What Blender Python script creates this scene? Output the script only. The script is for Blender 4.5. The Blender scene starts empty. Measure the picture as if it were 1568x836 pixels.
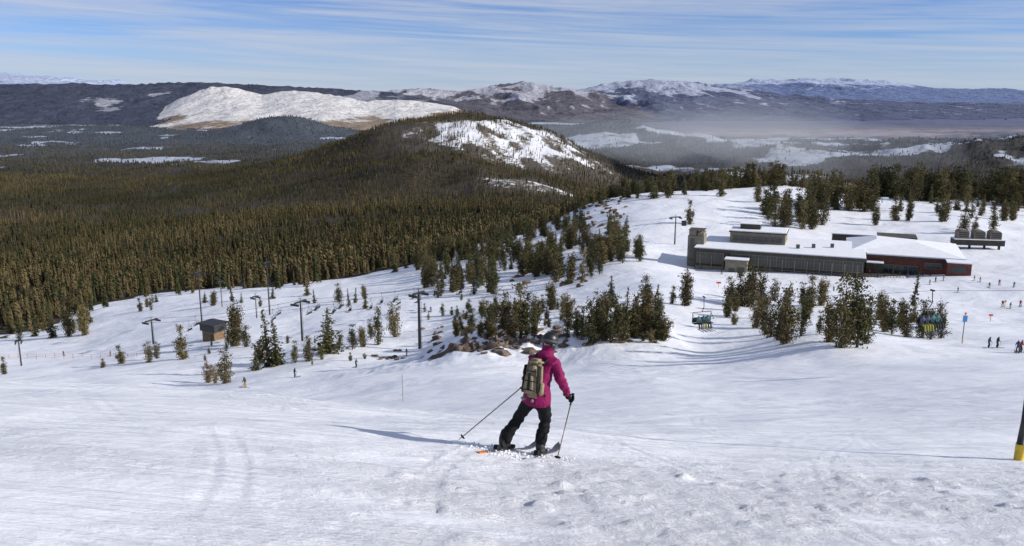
import bpy, bmesh, math, random
import numpy as np
from mathutils import Vector, Matrix
random.seed(7); rng=np.random.default_rng(11)
F=1305.0; P=math.radians(12.2); CP,SP=math.cos(P),math.sin(P)
scene=bpy.context.scene
# ------------------------------------------------------------ helpers
def sT(px,py):
    v=(418-py)/F
    y=CP+v*SP; z=-SP+v*CP
    return ((px-784)/F)/y, z/y
def hsh(ix,iy,seed):
    n=(ix.astype(np.int64)*374761393+iy.astype(np.int64)*668265263+seed*144269504)&0xffffffff
    n=((n^(n>>13))*1274126177)&0xffffffff
    return ((n^(n>>16))&0xffffffff)/4294967295.0
def vn(x,y,seed=0):
    x=np.asarray(x,float);y=np.asarray(y,float)
    ix=np.floor(x);iy=np.floor(y);fx=x-ix;fy=y-iy
    fx=fx*fx*fx*(fx*(fx*6-15)+10);fy=fy*fy*fy*(fy*(fy*6-15)+10)
    a=hsh(ix,iy,seed);b=hsh(ix+1,iy,seed);c=hsh(ix,iy+1,seed);d=hsh(ix+1,iy+1,seed)
    return (a*(1-fx)+b*fx)*(1-fy)+(c*(1-fx)+d*fx)*fy
def fbm(x,y,o=4,seed=0):
    s=0;a=.5;t=0
    for i in range(o):
        s=s+a*vn(x,y,seed+i*17);t+=a;a*=.5;x=x*2.03+13.1;y=y*2.03+7.7
    return s/t
def ridged(x,y,o=4,seed=0):
    s=0;a=.5;t=0
    for i in range(o):
        s=s+a*(1-abs(2*vn(x,y,seed+i*31)-1));t+=a;a*=.5;x=x*2.1+3.1;y=y*2.1+9.7
    return s/t
def ss(a,b,x):
    t=np.clip((x-a)/(b-a),0,1);return t*t*(3-2*t)
# ------------------------------------------------------------ terrain control points
C=[]
def plane(X,Y): return -1.6-0.3*Y-0.07*X
for Y in (-12,-4,4,9,14):
    for sg in (-1,-.5,0,.5,1):
        X=sg*(Y+15); C.append((X,Y,plane(X,Y) if abs(X)<22 else plane(math.copysign(22,X),Y)))
PT=[ (0,582,19),(200,592,19),(400,606,19),(600,625,19),(750,641,19),(900,650,19.5),(1100,655,20),(1300,668,19),(1500,672,18.5),
 (0,622,50),(200,624,50),(400,630,45),(600,637,36),(750,641,30),(900,643,25),
 (0,578,185),(200,588,150),(400,603,108),(600,618,62),(750,628,42),(900,625,38),(1000,638,26),
 (1000,600,52),(1250,620,36),(1500,620,32),(800,600,66),(1500,560,75),(1500,530,127),(1250,570,75),(1000,578,84),(1000,558,112),(880,572,100),
 (500,570,146),(500,540,178),(650,580,102),(640,535,182),(300,580,162),(300,560,185),(330,520,235),(150,540,250),(0,560,225),(0,535,285),
 (100,510,330),(150,475,400),(550,500,225),(460,520,220),(450,470,300),(350,470,325),(600,440,340),(550,425,420),(700,470,250),(620,460,275),
 (250,450,450),(600,412,450),(850,500,146),(700,540,132),(850,554,122),(1000,522,130),(900,480,155),(780,503,148),
 (1000,442,210),(900,455,215),(940,402,290),(1050,425,245),(850,420,300),(700,440,300),(800,390,380),(720,378,480),(900,352,430),(930,332,455),(1000,330,430),
 (1000,300,520),(900,312,560),(820,352,560),
 (1063,411,293),(1322,425,273),(1190,416,283),(1420,413,288),(1200,364,360),(1250,342,420),(1450,364,360),(1560,382,330),(1130,320,450),(1130,291,560),(1400,333,450),(1560,335,480),
 (1400,470,200),(1560,470,200),(1300,455,220),(1150,450,225),(1250,522,110),(1100,560,106),(1250,548,96),(1540,495,170),(1400,515,140),(1080,540,124),
 (1050,292,600),(1200,284,640),(1400,298,640),(1560,306,640),
 (0,450,650),(300,430,600),(600,400,600),(750,370,640),(0,400,950),(300,380,950),(600,350,950),(750,345,900),(900,345,900),
 (600,335,1200),(0,350,1350),(300,335,1500),(0,302,2100),(300,298,2100),(0,252,3600),(300,254,3300),(0,215,5800),(0,192,8500),(700,305,1700),(700,268,2600)]
for p in list(PT):
    if p[0]==0: PT.append((-450,p[1],p[2]))
    if p[0]>=1500: PT.append((2018,p[1],p[2]))
for px,py,Y in PT:
    s,t=sT(px,py); C.append((s*Y,Y,t*Y))
for Y,Z in ((850,-125),(1100,-165),(1800,-245),(3000,-305),(6000,-350),(9500,-368)):
    for px in (1050,1300,1560,2018):
        s,_=sT(px,300); C.append((s*Y,Y,Z))
for Y,Z in ((6000,-345),(9500,-360)):
    for px in (300,650,-450): s,_=sT(px,200); C.append((s*Y,Y,Z))
C=np.array(C); AX=3.2
def uv(X,Y): 
    Yp=np.maximum(Y,-14)+15
    return X/Yp*AX, np.log(Yp),Yp
cu,cv,cw=uv(C[:,0],C[:,1]); cq=C[:,2]/cw
def tps(d2): return np.where(d2>1e-12, .5*d2*np.log(d2+1e-20),0)
N=len(C)
A=np.zeros((N+3,N+3)); A[:N,:N]=tps((cu[:,None]-cu)**2+(cv[:,None]-cv)**2)+np.eye(N)*1e-4
Pm=np.c_[np.ones(N),cu,cv]; A[:N,N:]=Pm;A[N:,:N]=Pm.T
W=np.linalg.solve(A,np.r_[cq,0,0,0])
def base(X,Y):
    sh=X.shape; X=X.ravel();Y=Y.ravel(); out=np.empty(len(X))
    for i in range(0,len(X),60000):
        u,v,w=uv(X[i:i+60000],Y[i:i+60000])
        d2=(u[:,None]-cu)**2+(v[:,None]-cv)**2
        out[i:i+60000]=(tps(d2)@W[:N]+W[N]+W[N+1]*u+W[N+2]*v)*w
    return out.reshape(sh)
def hill(X,Y,cx,cy,h,rl,rr,rf,rb,p=2.0):
    dx=X-cx;dy=Y-cy
    rx=np.where(dx<0,rl,rr);ry=np.where(dy<0,rf,rb)
    d=np.sqrt((dx/rx)**2+(dy/ry)**2)
    return h*np.exp(-d**p)
LAY=[ # Y, front width, crest, noise scale, relief, jaggedness
 (13000,4500,[(-500,150),(-300,140),(0,129),(100,126),(180,128),(250,124),(320,124),(420,130),(500,134),(600,139),(700,160),(800,190)],900,.45,.002),
 (10500,3200,[(190,190),(240,168),(275,150),(320,132),(345,130),(400,142),(450,136),(500,142),(560,152),(610,149),(690,160),(750,182),(800,200)],1100,.7,.0015),
 (14500,5000,[(480,175),(560,142),(650,135),(700,136),(760,130),(800,126),(850,129),(900,139),(1000,152),(1200,185)],1300,.9,.006),
 (17000,6500,[(780,170),(850,143),(890,135),(960,125),(1000,121),(1060,127),(1100,134),(1150,136),(1200,142),(1300,151),(1450,157),(1568,162),(2200,165)],1500,.9,.008),
 (40000,17000,[(-500,118),(-100,108),(0,110),(60,116),(170,122),(300,140),(900,140),(1050,140),(1100,128),(1150,118),(1200,122),(1250,117),(1300,120),(1350,123),(1400,129),(1480,134),(1568,140),(1800,150),(2200,155)],2600,.85,.006)]
ZB=-372
def layers(X,Y):
    zs=[]
    s=X/np.maximum(Y,1)
    for k,(Yc,w,cr,ns,am,jg) in enumerate(LAY):
        cs=[sT(a,b) for a,b in cr]
        T=np.interp(s,[c[0] for c in cs],[c[1] for c in cs])
        wob=(fbm(X/ns*1.3,X*0+k,3,50+k)-.5)*min(w,7000)*.3
        cz=T*Yc-ZB+ (ridged(X/ns*1.5,X*0+3*k,6,90+k)-.62)*Yc*jg*1.5
        cz=np.maximum(cz,0)
        t=(Y-Yc-wob)/np.where(Y<Yc+wob,w,w*.8)
        f=np.clip(1-abs(t),0,1)
        r=ridged(X/ns*1.5+fbm(X/ns,Y/ns,2,4)*.8,Y/ns*.5,5,7+k)
        if k==1: r=fbm(X/ns*1.7+fbm(X/ns,Y/ns,2,4)*.5,Y/ns*.45,4,9)*1.25
        g=f**.95*(1-am*(1-f)**.65*np.clip(1.08-r,0,1)*1.35)
        zs.append(ZB-5+cz*np.clip(g,0,1))
    return zs
def H(X,Y,lay=False):
    X=np.asarray(X,float);Y=np.asarray(Y,float)
    b=base(X,np.minimum(Y,12000))
    far=ss(7500,11000,Y); b=b*(1-far)+ZB*far
    n=fbm(X/160,Y/160,5,3)-.5
    b=b+n*ss(500,1400,Y)*(24+.004*np.minimum(Y,6000))*(1-.8*ss(6000,9000,Y))
    n2=ridged(X/260,Y/260,5,23)-.1
    h1=hill(X,Y,-140,2650,178,500,440,480,600,2.6); b=b+h1*(.90+.18*n2)
    b=b+hill(X,Y,-235,1950,56,190,200,170,240)*(.6+.6*n2)+hill(X,Y,20,1800,40,180,190,170,240)*(.6+.6*n2)
    b=b+hill(X,Y,-1740,6500,150,420,420,400,500)+hill(X,Y,570,5200,110,330,330,400,500,1.6)+hill(X,Y,950,5000,70,800,600,500,600)*(.4+.7*n2)
    b=b+hill(X,Y,1150,4100,60,700,400,400,500)*(.3+.9*n2)+hill(X,Y,2200,3900,120,750,900,500,600)*(.35+.8*n2)
    b=b+hill(X,Y,500,1900,80,120,140,160,260)*(.6+.6*n2)+hill(X,Y,715,1850,50,110,120,160,260)*(.6+.6*n2)
    b=b+(fbm(X/22,Y/22,3,40)-.5)*2.0*ss(40,110,Y)*(1-ss(500,800,Y))*(1-np.exp(-((X-100)**2/50**2+(Y-295)**2/40**2)))
    rk=np.exp(-(((X+2)/19)**2+((Y-138)/14)**2)**1.0); b=b+rk*3.4*(ridged(X/6,Y/6,5,60)-.35)
    nr=1-ss(30,60,Y)
    b=b+nr*((fbm(X/3.2,Y/2.2,4,70)-.5)*.13)
    if not lay: return b
    zs=layers(X,Y); st=np.stack([b]+zs); return st.max(0), st.argmax(0)
def Hs(x,y): 
    b=H(np.array([x]),np.array([y]));return float(b[0])
YM=np.exp(np.linspace(math.log(6),math.log(7000),900))
def hit(px,py,ymin=6):
    s,t=sT(px,py); ys=YM[YM>ymin]
    z=H(s*ys,ys); d=t*ys-z
    i=np.argmax(d<0) if (d<0).any() else len(ys)-1
    if i==0: Y=ys[0]
    else:
        a=d[i-1]/(d[i-1]-d[i]+1e-9); Y=ys[i-1]+(ys[i]-ys[i-1])*a
    return s*Y,Y,Hs(s*Y,Y)
FBs=[sT(a,450)[0] for a in (-450,0,150,250,380,500,600,700,800,900,1000,1568,2000)]
FBy=[350,345,420,460,425,405,430,490,560,640,700,700,700]
def fy(X,Y): 
    return np.interp(X/np.maximum(Y,1),FBs,FBy)
def hillsnow(X,Y):
    a=hill(X,Y,0,2380,1,310,370,240,260,2.6)+hill(X,Y,60,1760,.95,130,140,70,90)
    a=a+hill(X,Y,500,1880,.7,120,140,140,150)+hill(X,Y,715,1830,.7,100,110,130,140)
    return a
def clearing(X,Y):
    b=fbm(X/420,Y/420,5,19); sr=X/np.maximum(Y,1)
    return ss(.50,.58,b+.03*ss(0,.3,sr)-.09*ss(.0,-.25,sr))*ss(2700,3300,Y)
# ------------------------------------------------------------ terrain mesh
rows=np.r_[np.linspace(-13,3.5,40),np.arange(3.56,27,.062),np.arange(27,48,.16)]
uu=np.arange(math.log(48+15),math.log(75000),.0088); rows=np.r_[rows,np.exp(uu)-15]
NC=1150; sig=np.linspace(-1.02,1.02,NC)
YY=np.repeat(rows[:,None],NC,1); XX=sig[None,:]*(YY+15)
ZZ,LI=H(XX,YY,True)
def track(pts,wd,dp):
    m=rows<46; idx=np.where(m)[0]; X=XX[idx];Y=YY[idx]
    p=np.array(pts)
    co=np.polyfit(p[:,1],p[:,0],min(3,len(p)-1))
    for off in (0,.28):
        d=(X-np.polyval(co,Y)-off)/math.hypot(1,np.polyval(np.polyder(co),p[:,1]).mean())
        inr=ss(p[:,1].min()-1,p[:,1].min(),Y)*(1-ss(p[:,1].max(),p[:,1].max()+1,Y))
        ZZ[idx]+= inr*(-dp*np.exp(-(d/wd)**2)+dp*.7*np.exp(-((d-wd*1.9)/wd)**2))
tr=random.Random(5)
for i in range(46):
    x0=tr.uniform(-10,14); k=tr.uniform(-.7,.7); y0=tr.uniform(4,18); y1=y0+tr.uniform(2.5,9); c=tr.uniform(-.05,.05)
    pts=[(x0+k*(y-y0)+c*(y-y0)**2,y) for y in np.linspace(y0,y1,5)]
    track(pts,tr.uniform(.022,.045),tr.uniform(.003,.009))
idx=np.where(rows<46)[0]; X=XX[idx];Y=YY[idx]
band=np.exp(-((Y-(8.6+.25*(X-1)))/2.2)**2)*ss(-.5,2,X)+np.exp(-((X-1.6-.12*(Y-7))/1.2)**2)*(1-ss(9,11,Y))*.8+.5*ss(.45,.7,fbm(X/4,Y/2.5,3,33))+.6*np.exp(-((X+.5)/1.3)**2)*(1-ss(7,9.5,Y))
band=np.clip(band*ss(.3,.6,fbm(X/1.3,Y/.9,3,34)+.12),0,1)
ZZ[idx]+=band*.030*(fbm(X/.22,Y/.2,3,81)-.5)*2+band*.036*np.clip(fbm(X/.28,Y/.24,3,88)-.6,0,1)*6
ZZ[idx]+=(fbm(X/1.1+Y*.25,Y/.22,3,85)-.5)*.014+(ridged(X/2.6-Y*.35,Y/.7,4,86)-.5)*.014
me=bpy.data.meshes.new('ground'); NR=len(rows); nv=NR*NC
me.vertices.add(nv); me.vertices.foreach_set('co',np.stack([XX,YY,ZZ],-1).astype(np.float32).ravel())
i0=(np.arange(NR-1)[:,None]*NC+np.arange(NC-1)[None,:]).ravel()
q=np.stack([i0,i0+1,i0+NC+1,i0+NC],-1).astype(np.int32)
nf=len(q); me.loops.add(nf*4); me.loops.foreach_set('vertex_index',q.ravel())
me.polygons.add(nf); me.polygons.foreach_set('loop_start',np.arange(nf,dtype=np.int32)*4)
me.polygons.foreach_set('use_smooth',np.ones(nf,bool)); me.update(calc_edges=True)
X,Y=XX,YY
fb=fy(X,Y); nz=fbm(X/35,Y/35,4,5)-.5
fm=ss(.96,1.05,(Y+nz*90)/fb)
patch=fbm(X/120,Y/120,5,9)
snow=1.7*(1-fm)+fm*(-.2+2.5*np.clip(patch-.62,0,1)*(1-ss(1200,2500,Y)*.3))
hs=hillsnow(X,Y); hn=fbm(X/38+Y/160,Y/60,5,15)
snow=np.maximum(snow,hs*(-.26+1.6*hn)*ss(1000,1500,Y))
rkm=np.exp(-(((X+4)/17)**2+((Y-133)/10)**2)); snow=snow-rkm*2.2*ss(.45,.60,fbm(X/4,Y/3.5,4,61))
sl=np.exp(-(((X-66)/30)**2+((Y-540)/70)**2)); snow=snow-sl*1.5*ss(.47,.6,fbm(X/7,Y/9,4,66))
col=np.zeros(X.shape+(3,)); 
def setc(m,c): 
    c=np.array(c); 
    col[:]=col*(1-m[...,None])+c*m[...,None]
col[:]=(.045,.036,.025)
setc(rkm,(.14,.10,.075)); setc(np.clip(hs,0,1)*ss(1000,1500,Y),(.13,.11,.09))
sr=X/np.maximum(Y,1)
setc(ss(2600,5200,Y)*(LI==0),(.070,.084,.105))  # distance haze painted into the ground colour, bluer with range
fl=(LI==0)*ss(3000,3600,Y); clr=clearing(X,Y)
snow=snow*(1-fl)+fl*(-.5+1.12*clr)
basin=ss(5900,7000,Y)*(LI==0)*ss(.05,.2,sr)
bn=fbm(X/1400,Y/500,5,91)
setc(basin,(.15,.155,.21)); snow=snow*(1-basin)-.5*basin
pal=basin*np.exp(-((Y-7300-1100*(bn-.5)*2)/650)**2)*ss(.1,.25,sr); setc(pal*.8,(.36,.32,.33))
setc(basin*ss(8300,9800,Y)*.9,(.12,.14,.235))  # far basin fades to blue, haze mixed into its colour
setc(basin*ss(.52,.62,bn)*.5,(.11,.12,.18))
slope=np.zeros_like(ZZ); slope[:,1:-1]=(ZZ[:,2:]-ZZ[:,:-2])/(XX[:,2:]-XX[:,:-2]+1e-6)
n9=ridged(X/750,Y/1300,5,37)
m=(LI==1)*1.0; setc(m,(.066,.080,.125)); snow=np.where(LI==1,-.55+4.2*np.clip(fbm(X/700,Y/2200,5,77)-.47,0,1)*(1-ss(350,480,ZZ-ZB)),snow)  # most ridge base colours from here on have blue aerial haze mixed in
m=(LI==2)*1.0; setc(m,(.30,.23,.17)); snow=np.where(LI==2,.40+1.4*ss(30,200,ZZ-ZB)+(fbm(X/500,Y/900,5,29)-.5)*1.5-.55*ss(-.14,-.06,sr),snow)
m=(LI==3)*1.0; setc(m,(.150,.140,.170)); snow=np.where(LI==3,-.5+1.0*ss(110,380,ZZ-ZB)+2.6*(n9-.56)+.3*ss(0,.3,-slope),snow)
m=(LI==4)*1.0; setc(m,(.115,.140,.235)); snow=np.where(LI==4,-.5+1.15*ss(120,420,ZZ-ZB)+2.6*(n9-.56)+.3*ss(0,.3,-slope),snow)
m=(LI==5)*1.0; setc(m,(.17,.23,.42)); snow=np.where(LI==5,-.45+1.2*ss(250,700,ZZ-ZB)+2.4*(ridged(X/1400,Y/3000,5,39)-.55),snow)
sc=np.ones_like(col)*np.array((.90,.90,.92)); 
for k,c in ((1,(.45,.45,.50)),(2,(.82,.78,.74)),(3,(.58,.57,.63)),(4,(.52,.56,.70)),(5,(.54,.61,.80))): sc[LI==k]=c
sc[(LI==0)&(Y>3000)]=(.46,.50,.58)  # distant snow greyed and blued in its colour to stand for haze
def fattr(me,name,arr):
    a=me.attributes.new(name,'FLOAT','POINT'); a.data.foreach_set('value',arr.astype(np.float32).ravel())
def cattr(me,name,arr):
    a=me.attributes.new(name,'FLOAT_COLOR','POINT'); arr=arr.reshape(-1,3); a.data.foreach_set('color',np.c_[arr,np.ones(len(arr))].astype(np.float32).ravel())
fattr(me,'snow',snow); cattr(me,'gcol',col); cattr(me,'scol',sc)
bandf=np.zeros_like(X); bandf[idx]=band; fattr(me,'chunk',bandf)
fattr(me,'fara',ss(700,4000,Y)); fattr(me,'vfar',(LI>0)*1.0*np.where(LI==2,.45,1))
ground=bpy.data.objects.new('ground',me); scene.collection.objects.link(ground)
# ------------------------------------------------------------ materials
class NT:
    def __init__(s,name):
        s.m=bpy.data.materials.new(name); s.m.use_nodes=True; s.t=s.m.node_tree; s.b=s.t.nodes['Principled BSDF']
    def n(s,ty,**k):
        x=s.t.nodes.new(ty)
        for a,b in k.items():
            if a.startswith('i_'):
                key=a[2:]; key=int(key) if key.isdigit() else key.replace('_',' ')
                x.inputs[key].default_value=b
            else: setattr(x,a,b)
        return x
    def l(s,a,b): s.t.links.new(a,b)
    def math(s,op,a,b=None,c=None,clamp=False):
        x=s.t.nodes.new('ShaderNodeMath'); x.operation=op; x.use_clamp=clamp
        for i,v in enumerate((a,b,c)):
            if v is None: continue
            if isinstance(v,(int,float)): x.inputs[i].default_value=v
            else: s.l(v,x.inputs[i])
        return x.outputs[0]
    def mix(s,f,a,b):
        x=s.t.nodes.new('ShaderNodeMix'); x.data_type='RGBA'
        for i,v in ((0,f),(6,a),(7,b)):
            if isinstance(v,(int,float)): x.inputs[i].default_value=v
            elif isinstance(v,tuple): x.inputs[i].default_value=(*v,1)
            else: s.l(v,x.inputs[i])
        return x.outputs[2]
def mat(name,c,rough=.7,metal=0,nscale=0,namt=.25,bump=0,c2=None):
    t=NT(name); t.b.inputs['Roughness'].default_value=rough; t.b.inputs['Metallic'].default_value=metal
    if nscale:
        g=t.n('ShaderNodeNewGeometry'); no=t.n('ShaderNodeTexNoise',i_Scale=nscale,i_Detail=5.0); t.l(g.outputs['Position'],no.inputs['Vector'])
        c2=c2 or tuple(v*(1-namt*1.5) for v in c)
        cr=t.math('MULTIPLY_ADD',no.outputs[0],3.0,-1.0,True)
        t.l(t.mix(cr,c2,c),t.b.inputs['Base Color'])
        if bump:
            bp=t.n('ShaderNodeBump',i_Strength=1.0,i_Distance=bump); t.l(no.outputs[0],bp.inputs['Height']); t.l(bp.outputs[0],t.b.inputs['Normal'])
    else: t.b.inputs['Base Color'].default_value=(*c,1)
    return t.m
t=NT('terrain_surface')
def at(n): 
    return t.n('ShaderNodeAttribute',attribute_name=n)
g=t.n('ShaderNodeNewGeometry')
n1=t.n('ShaderNodeTexNoise',i_Scale=.09,i_Detail=9.0,i_Roughness=.65); t.l(g.outputs['Position'],n1.inputs['Vector'])
n2=t.n('ShaderNodeTexNoise',i_Scale=.006,i_Detail=9.0,i_Roughness=.7); t.l(g.outputs['Position'],n2.inputs['Vector'])
fa=at('fara').outputs['Fac']
nn=t.n('ShaderNodeMix'); t.l(fa,nn.inputs[0]); t.l(n1.outputs[0],nn.inputs[2]); t.l(n2.outputs[0],nn.inputs[3])
v=t.math('ADD',at('snow').outputs['Fac'],t.math('MULTIPLY_ADD',nn.outputs[0],1.6,-.8))
sm=t.n('ShaderNodeMapRange',interpolation_type='SMOOTHSTEP'); t.l(v,sm.inputs[0]); sm.inputs[1].default_value=.33; sm.inputs[2].default_value=.62
gv=t.mix(nn.outputs[0],(.35,.35,.35),(1.65,1.65,1.65))
mg=t.n('ShaderNodeMix',data_type='RGBA',blend_type='MULTIPLY'); mg.inputs[0].default_value=1; t.l(at('gcol').outputs['Color'],mg.inputs[6]); t.l(gv,mg.inputs[7])
n5=t.n('ShaderNodeTexNoise',i_Scale=.35,i_Detail=6.0); t.l(g.outputs['Position'],n5.inputs['Vector'])
n6=t.n('ShaderNodeTexNoise',i_Scale=.05,i_Detail=5.0,i_Distortion=1.0); t.l(g.outputs['Position'],n6.inputs['Vector'])
sv=t.mix(t.math('ADD',t.math('MULTIPLY',n5.outputs[0],.5),t.math('MULTIPLY',n6.outputs[0],.5)),(.88,.90,.94),(1.05,1.05,1.04))
msn=t.n('ShaderNodeMix',data_type='RGBA',blend_type='MULTIPLY'); msn.inputs[0].default_value=1; t.l(at('scol').outputs['Color'],msn.inputs[6]); t.l(sv,msn.inputs[7])
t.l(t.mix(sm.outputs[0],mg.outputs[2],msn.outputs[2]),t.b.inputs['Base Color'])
rg=t.n('ShaderNodeMix'); t.l(sm.outputs[0],rg.inputs[0]); rg.inputs[2].default_value=.95; rg.inputs[3].default_value=.5; t.l(rg.outputs[0],t.b.inputs['Roughness'])
t.b.inputs['Specular IOR Level'].default_value=.3
mp=t.n('ShaderNodeMapping'); mp.inputs['Scale'].default_value=(1.0,1.6,1.0); t.l(g.outputs['Position'],mp.inputs[0])
b1=t.n('ShaderNodeTexNoise',i_Scale=11.0,i_Detail=7.0,i_Roughness=.68); t.l(mp.outputs[0],b1.inputs['Vector'])
def streak(rot,sx,sy,scale,dist=.6):
    m_=t.n('ShaderNodeMapping'); m_.inputs['Scale'].default_value=(sx,sy,1.0); m_.inputs['Rotation'].default_value=(0,0,rot); t.l(g.outputs['Position'],m_.inputs[0])
    b_=t.n('ShaderNodeTexNoise',i_Scale=scale,i_Detail=6.0,i_Roughness=.6,i_Distortion=dist); t.l(m_.outputs[0],b_.inputs['Vector']); return b_.outputs[0]
ch=t.math('MULTIPLY_ADD',at('chunk').outputs['Fac'],.055,.026)
hh=t.math('MULTIPLY',b1.outputs[0],ch)
hh=t.math('ADD',hh,t.math('MULTIPLY',streak(.35,.25,1.5,1.1),.10))
hh=t.math('ADD',hh,t.math('MULTIPLY',streak(-.5,.06,1.2,.9,.3),.16))
hh=t.math('ADD',hh,t.math('MULTIPLY',streak(1.1,.05,1.0,.7,.3),.16))
hh=t.math('ADD',hh,t.math('MULTIPLY',t.math('MULTIPLY',n1.outputs[0],fa),10.0))
n7=t.n('ShaderNodeTexNoise',i_Scale=.0022,i_Detail=8.0,i_Roughness=.62); t.l(g.outputs['Position'],n7.inputs['Vector'])
hh=t.math('ADD',hh,t.math('MULTIPLY',t.math('MULTIPLY',n7.outputs[0],at('vfar').outputs['Fac']),520.0))
hh=t.math('ADD',hh,t.math('MULTIPLY',n5.outputs[0],.26))
hh=t.math('ADD',hh,t.math('MULTIPLY',n6.outputs[0],1.0))
bp=t.n('ShaderNodeBump',i_Strength=1.0,i_Distance=1.0); t.l(hh,bp.inputs['Height']); t.l(bp.outputs[0],t.b.inputs['Normal'])
me.materials.append(t.m)
M={}
M['steel']=mat('galvanised_steel',(.10,.10,.10),.5,.3)
M['darksteel']=mat('dark_steel',(.03,.03,.032),.5,.2)
M['bark']=mat('bark',(.12,.085,.06),.9,0,3,.3)
M['snowcap']=mat('roof_snow',(.88,.89,.92),.6,0,.5,.05,.05)
M['tan']=mat('tan_wall',(.24,.21,.155),.85,0,.6,.2)
M['brown']=mat('brown_wall',(.075,.065,.048),.85,0,.7,.25)
M['red']=mat('red_brown_siding',(.17,.055,.038),.8,0,.8,.25)
M['glass']=mat('window_glass',(.03,.04,.04),.12)
M['frame']=mat('window_frame',(.15,.14,.11),.6)
M['wood']=mat('timber',(.22,.14,.07),.8,0,2,.3)
M['rock']=mat('rock',(.19,.14,.105),.92,0,.7,.4,.3)
M['yellow']=mat('yellow_padding',(.60,.42,.03),.6,0,5,.15)
M['orange']=mat('orange',(.7,.18,.03),.6); M['blue']=mat('blue_sign',(.05,.22,.5),.5); M['redp']=mat('red_panel',(.55,.04,.04),.6)
M['skin']=mat('skin',(.55,.33,.24),.5); M['white']=mat('white_paint',(.75,.75,.75),.4)
def leafmat(name,dark,light):
    t=NT(name); g=t.n('ShaderNodeNewGeometry'); n=t.n('ShaderNodeTexNoise',i_Scale=1.1,i_Detail=3.0); t.l(g.outputs['Position'],n.inputs['Vector'])
    a=t.n('ShaderNodeAttribute',attribute_name='tint'); oi=t.n('ShaderNodeObjectInfo')
    f=t.math('ADD',t.math('MULTIPLY_ADD',n.outputs[0],1.4,-.55),t.math('MULTIPLY',a.outputs['Fac'],.6)); f=t.math('ADD',f,t.math('MULTIPLY_ADD',oi.outputs['Random'],.6,-.3),None,True)
    t.l(t.mix(f,dark,light),t.b.inputs['Base Color']); t.b.inputs['Roughness'].default_value=.8; t.b.inputs['Specular IOR Level'].default_value=.15
    return t.m
M['leafA']=leafmat('conifer_needles',(.028,.035,.015),(.125,.118,.046))
M['leafB']=leafmat('pine_needles',(.040,.037,.017),(.20,.16,.068))
M['leafD']=leafmat('dry_twigs',(.12,.085,.04),(.30,.23,.12))
# ------------------------------------------------------------ distant forest (one object)
def template(K,seed,core=True):
    r=np.random.default_rng(seed); tr_=[]; rnd=r.uniform(.55,1.0)
    if core:
        for i in range(4):
            a0=i*math.pi/2; a1=a0+math.pi/2
            tr_.append([(0,0,.93),(.6*math.cos(a0),.6*math.sin(a0),.12),(.6*math.cos(a1),.6*math.sin(a1),.12)])
    for i in range(K):
        z=.06+.9*(1-math.sqrt(r.random()))*1.0 if r.random()<.75 else r.random()*.9
        R=(1-z)**rnd*1.0+.06; a=r.random()*6.283; rr=R*(.5+.65*r.random())
        w=.42*(.5+R*.7); 
        c=np.array((math.cos(a),math.sin(a))); tpp=c*rr; e=np.array((-c[1],c[0]))
        i0=c*rr*.25
        tr_.append([(tpp[0],tpp[1],z-.05*r.random()),(i0[0]+e[0]*w,i0[1]+e[1]*w,z+.03+.05*r.random()),(i0[0]-e[0]*w,i0[1]-e[1]*w,z+.03+.07*r.random())])
        if K<15: tr_[-1][1]=(i0[0]+e[0]*w*1.2,i0[1]+e[1]*w*1.2,z+.16)
    return np.array(tr_).reshape(-1,3)
def scatter(y0,y1,c,lat=.74):
    ys=np.arange(y0,y1,c); out=[]
    for y in ys:
        xs=np.arange(-lat*y-60,lat*y+60,c); out.append(np.c_[xs,np.full(len(xs),y)])
    p=np.concatenate(out); p+=rng.uniform(-.55,.55,p.shape)*c; return p
V=[];TI=[]
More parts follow.
